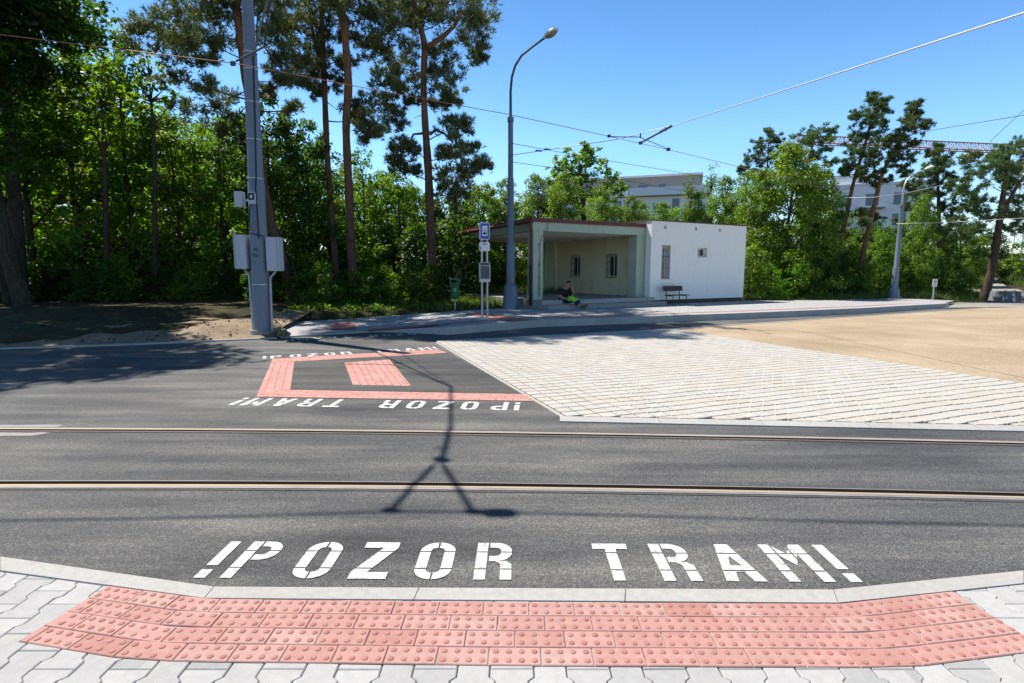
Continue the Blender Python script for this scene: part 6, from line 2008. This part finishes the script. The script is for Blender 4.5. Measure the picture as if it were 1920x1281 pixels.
# ------------------------------------------------------------------ grass along the wood edge and by the bin
def grass():
    rs = np.random.RandomState(5)
    pts = []
    def scatter(n, fx):
        for _ in range(n):
            x, y, h = fx(rs); pts.append((x, y, terrain_z(x, y), h))
    def front(px0, px1, y0, y1, h0, h1):
        def f(r):
            px = px0 + (px1 - px0) * r.rand(); Y = y0 + (y1 - y0) * r.rand()
            return ((px - 960) / FPX * Y, Y, h0 + (h1 - h0) * r.rand() ** 2)
        return f
    scatter(3600, front(780, 1010, 18.6, 22.5, .06, .34))
    scatter(1100, front(540, 790, 17.0, 20.5, .05, .22))
    scatter(2600, front(880, 1060, 25, 30, .15, .5))
    scatter(5200, front(1396, 1800, 25.2, 29.5, .08, .4))
    scatter(1800, front(1780, 1850, 28, 33, .08, .4))
    scatter(3000, front(1860, 2000, 41, 47, .2, .8))
    n = len(pts); p = np.array(pts)
    a = rs.rand(n) * 6.283; le = rs.normal(size=(n, 2)) * .35
    w = .012 + .012 * rs.rand(n)
    v = np.empty((n, 3, 3))
    v[:, 0] = p[:, :3] + np.stack([np.cos(a) * w, np.sin(a) * w, -.02 * np.ones(n)], 1)
    v[:, 1] = p[:, :3] - np.stack([np.cos(a) * w, np.sin(a) * w, .02 * np.ones(n)], 1)
    v[:, 2] = p[:, :3] + np.stack([le[:, 0] * p[:, 3], le[:, 1] * p[:, 3], p[:, 3]], 1)
    me = bpy.data.meshes.new('grass'); me.from_pydata(v.reshape(-1, 3).tolist(), [], [(3 * i, 3 * i + 1, 3 * i + 2) for i in range(n)])
    at = me.attributes.new('tone', 'FLOAT', 'FACE'); at.data.foreach_set('value', rs.rand(n).astype(np.float32))
    me.materials.append(M['grass'])
    o = bpy.data.objects.new('grass', me); COL.objects.link(o)
    finish(o, 'grass and weeds along the foot of the trees and by the bin', 'grass', None, 'stuff')
    # low leafy ground cover in the shade
    cl = []
    for _ in range(420):
        px = rs.uniform(540, 1000); Y = rs.uniform(16.2, 21.5) + max(0, (px - 760)) * .004
        x = (px - 960) / FPX * Y
        if px > 820 and Y < 18.6: continue
        cl.append((x, Y, terrain_z(x, Y) + .06, rs.uniform(.10, .22)))
    me = leaf_mesh('ground_cover', cl, 700, .09, M['maple_leaf'], 6)
    o = bpy.data.objects.new('ground_cover', me); COL.objects.link(o)
    finish(o, 'low leafy weeds carpeting the soil at the edge of the wood', 'weeds', None, 'stuff')
    # leaf litter and pebbles on the sandy bank
    cl = []
    mb = MB()
    rg = random.Random(9)
    for _ in range(420):
        x = rg.uniform(-20, -5.8); y = interp([(p.x, p.y) for p in LEFT_EDGE], x) + rg.uniform(.15, 4.5)
        z = .17 * sstep(0, 1.6, y - interp([(p.x, p.y) for p in LEFT_EDGE], x)) + .03
        r = rg.uniform(.012, .045)
        o2 = bmesh.new(); bmesh.ops.create_icosphere(o2, subdivisions=1, radius=r)
        for vv in o2.verts: vv.co = vv.co * rg.uniform(.7, 1.2); vv.co.z *= .6
        mb.add(o2, Matrix.Translation((x, y, z + (fbm(x * 1.1, y * 1.1) - .5) * .22 * sstep(0, 1.2, y - interp([(p.x, p.y) for p in LEFT_EDGE], x)))))
    o = mb.build('pebbles', M['plinth'])
    finish(o, 'dark pebbles and cones scattered over the sandy bank', 'pebbles', None, 'stuff')
grass()

# rubble of soil at the end of the platform, by the tram pole
def rubble():
    rg = random.Random(31); mb = MB()
    a, b = P(515, 612, .12), P(533, 632, .05)
    for k in range(70):
        q = a.lerp(b, rg.random()) + Vector((rg.uniform(-.16, .10), rg.uniform(-.08, .08), rg.uniform(-.02, .10)))
        o2 = bmesh.new(); bmesh.ops.create_icosphere(o2, subdivisions=2, radius=rg.uniform(.025, .065))
        for vv in o2.verts: vv.co = vv.co * rg.uniform(.75, 1.2)
        mb.add(o2, Matrix.Translation(q))
    o = mb.build('rubble', M['bank']); finish(o, 'heap of dry soil clods at the platform end beside the tram pole', 'rubble', None, 'stuff')
rubble()

# ------------------------------------------------------------------ seated man
def skin_body(name, joints, edges, mat, parent, root=0, sub=2):
    me = bpy.data.meshes.new(name)
    me.from_pydata([j[:3] for j in joints], edges, [])
    o = bpy.data.objects.new(name, me); COL.objects.link(o)
    md = o.modifiers.new('skin', 'SKIN'); md.use_smooth_shade = True
    me.skin_vertices or None
    if not me.skin_vertices:
        bpy.context.view_layer.objects.active = o
    for i, j in enumerate(joints):
        sv = me.skin_vertices[0].data[i]; sv.radius = (j[3], j[4] if len(j) > 4 else j[3]); sv.use_root = (i == root)
    ss = o.modifiers.new('sub', 'SUBSURF'); ss.levels = sub; ss.render_levels = sub
    dg = bpy.context.evaluated_depsgraph_get(); dg.update()
    ev = o.evaluated_get(dg); nm = bpy.data.meshes.new_from_object(ev)
    bpy.data.objects.remove(o)
    nm.name = name; nm.materials.clear(); nm.materials.append(mat)
    for p in nm.polygons: p.use_smooth = True
    n = bpy.data.objects.new(name, nm); COL.objects.link(n)
    if parent is not None: n.parent = parent
    return n

def person():
    # local frame: y = -1 is towards the camera, x = right; seat on the lower step (0.15 m above the pavement)
    c = Q(1058, 578, BL(0, -.42).y * 0 + 19.35); c.z = .20
    r = empty('person', c, 'seated person in black shirt and navy and lime green trousers on the step', 'person', R_(30))
    r.scale = (.93, .93, .93)
    S = .17            # step top
    J = [  # pelvis, spine, chest, neck, head
        (0, .10, S + .12, .13, .115), (.0, .08, S + .30, .13, .11), (.02, .02, S + .50, .15, .10), (.05, -.06, S + .63, .058, .062), (.075, -.13, S + .70, .075, .085), (.085, -.16, S + .80, .082, .095), (.085, -.155, S + .865, .045, .055),
        # left arm of the picture (bent across the lap) 7..11
        (-.17, .03, S + .53, .068), (-.25, -.05, S + .30, .052), (-.08, -.20, S + .20, .042), (.05, -.25, S + .21, .034),
        # right arm raised to the chin 11..14
        (.19, -.02, S + .53, .068), (.27, -.14, S + .29, .052), (.24, -.25, S + .46, .040), (.17, -.255, S + .62, .034),
        # legs: right (outer) leg stretched 15..18
        (.09, .02, S + .10, .10), (.26, -.34, S + .20, .078), (.33, -.60, S + .02, .056), (.38, -.71, .07, .045),
        # other leg 19..22
        (-.08, .02, S + .10, .10), (.08, -.38, S + .24, .078), (.24, -.63, S - .02, .056), (.29, -.74, .06, .045),
        ]
    E = [(0, 1), (1, 2), (2, 3), (3, 4), (4, 5), (5, 6), (2, 7), (7, 8), (8, 9), (9, 10), (2, 11), (11, 12), (12, 13), (13, 14), (0, 15), (15, 16), (16, 17), (17, 18), (0, 19), (19, 20), (20, 21), (21, 22)]
    body = skin_body('body', J, E, M['skin'], r)
    # hands: palm with five bent fingers, rooted in the wrist
    def hand(w, d, side, curl):
        w = Vector(w); d = Vector(d).normalized(); s = Vector(side).normalized(); n = d.cross(s)
        jt = [(*w, .030, .022), (*(w + d * .05), .034, .018), (*(w + d * .085), .036, .016)]; ed = [(0, 1), (1, 2)]
        for k, (o_, ln) in enumerate(((-.030, .062), (-.010, .072), (.010, .068), (.030, .052))):
            b = w + d * .088 + s * o_; i = len(jt)
            jt += [(*b, .0105), (*(b + d * ln * .45 + n * curl * .015), .0095), (*(b + d * ln * .75 + n * curl * .045), .0085)]
            ed += [(2, i), (i, i + 1), (i + 1, i + 2)]
        i = len(jt); b = w + d * .035 - s * .034
        jt += [(*b, .013), (*(b + d * .03 - s * .02 + n * .01), .0115), (*(b + d * .055 - s * .018 + n * .03), .0095)]; ed += [(1, i), (i, i + 1), (i + 1, i + 2)]
        return skin_body('hand', jt, ed, M['skin'], r, 0, 1)
    hand((.05, -.25, S + .21), (.95, -.2, -.1), (0, -.8, .5), 1)
    hand((.17, -.255, S + .62), (-.5, .15, .8), (.3, -.8, .3), 1)
    # face details and hair
    fx, fy, fz = .085, -.16, S + .80
    m = MB(); m.hexa([(fx - .012, fy - .085, fz - .03), (fx + .016, fy - .085, fz - .03), (fx + .016, fy - .06, fz - .03), (fx - .012, fy - .06, fz - .03)], [(fx - .004, fy - .092, fz + .015), (fx + .008, fy - .092, fz + .015), (fx + .008, fy - .075, fz + .02), (fx - .004, fy - .075, fz + .02)])
    m.build('nose', M['skin'], r)
    for s in (-1, 1):
        m = MB(); o = bmesh.new(); bmesh.ops.create_uvsphere(o, u_segments=8, v_segments=6, radius=.011); m.add(o, Matrix.Translation((fx + .003 + s * .030, fy - .078, fz + .018))); m.build('eye', M['hair'], r, True)
        m = MB(); o = bmesh.new(); bmesh.ops.create_uvsphere(o, u_segments=8, v_segments=6, radius=.024)
        for v in o.verts: v.co.x *= .4
        m.add(o, Matrix.Translation((fx + s * .086, fy + .005, fz))); m.build('ear', M['skin'], r, True)
    m = MB(); m.box(fx - .022, fx + .028, fy - .086, fy - .070, fz - .056, fz - .048); m.build('mouth', M['hair'], r)
    m = MB(); o = bmesh.new(); bmesh.ops.create_uvsphere(o, u_segments=16, v_segments=10, radius=1)
    for v in o.verts:
        v.co = (v.co.x * .090, v.co.y * .104, v.co.z * .088)
        if v.co.z < -.005 and v.co.y < .03: v.co = v.co * .82
    m.add(o, Matrix.Translation((fx, fy + .015, fz + .022)) @ Matrix.Rotation(R_(-16), 4, 'X')); m.build('hair', M['hair'], r, True)
    # clothes a little larger than the body
    g = .014
    def cloth(name, ids, edges, mat, extra=0, cut=None):
        jt = [tuple(list(J[i][:3]) + [x + g + extra for x in (J[i][3:] if len(J[i]) > 4 else (J[i][3], J[i][3]))]) for i in ids]
        if cut:
            for k, (i, j, t) in cut.items():
                p = Vector(J[i][:3]).lerp(Vector(J[j][:3]), t); ra = J[i][3] * (1 - t) + J[j][3] * t + g
                jt.append((p.x, p.y, p.z, ra, ra))
        return skin_body(name, jt, edges, mat, r)
    # shirt: pelvis, spine, chest, shoulders, sleeves to the elbow
    cloth('shirt', [0, 1, 2, 7, 11], [(0, 1), (1, 2), (2, 3), (2, 4), (3, 5), (4, 6)], M['shirt'], .032, {5: (7, 8, .9), 6: (11, 12, .95)})
    cloth('trousers', [0, 15, 16, 17, 19, 20, 21], [(0, 1), (1, 2), (2, 3), (0, 4), (4, 5), (5, 6)], M['trouser_blue'], .002)
    for a, b in ((15, 16), (19, 20)):
        p0, p1 = Vector(J[a][:3]).lerp(Vector(J[b][:3]), .52), Vector(J[b][:3]); p2 = Vector(J[b][:3]).lerp(Vector(J[b + 1][:3]), .62)
        skin_body('trouser_panel', [(*p0, .108), (*p1, .102), (*p2, .086)], [(0, 1), (1, 2)], M['trouser_green'], r)
    for i in (18, 22):
        p = Vector(J[i][:3]); d = Vector((.35, -.6, .38)).normalized()
        skin_body('boot', [(*(p + Vector((-.03, .05, .06))), .06), (*p, .062), (*(p + d * .10 + Vector((0, 0, -.01))), .055), (*(p + d * .19 + Vector((0, 0, .0))), .045)], [(0, 1), (1, 2), (2, 3)], M['boot'], r)
person()
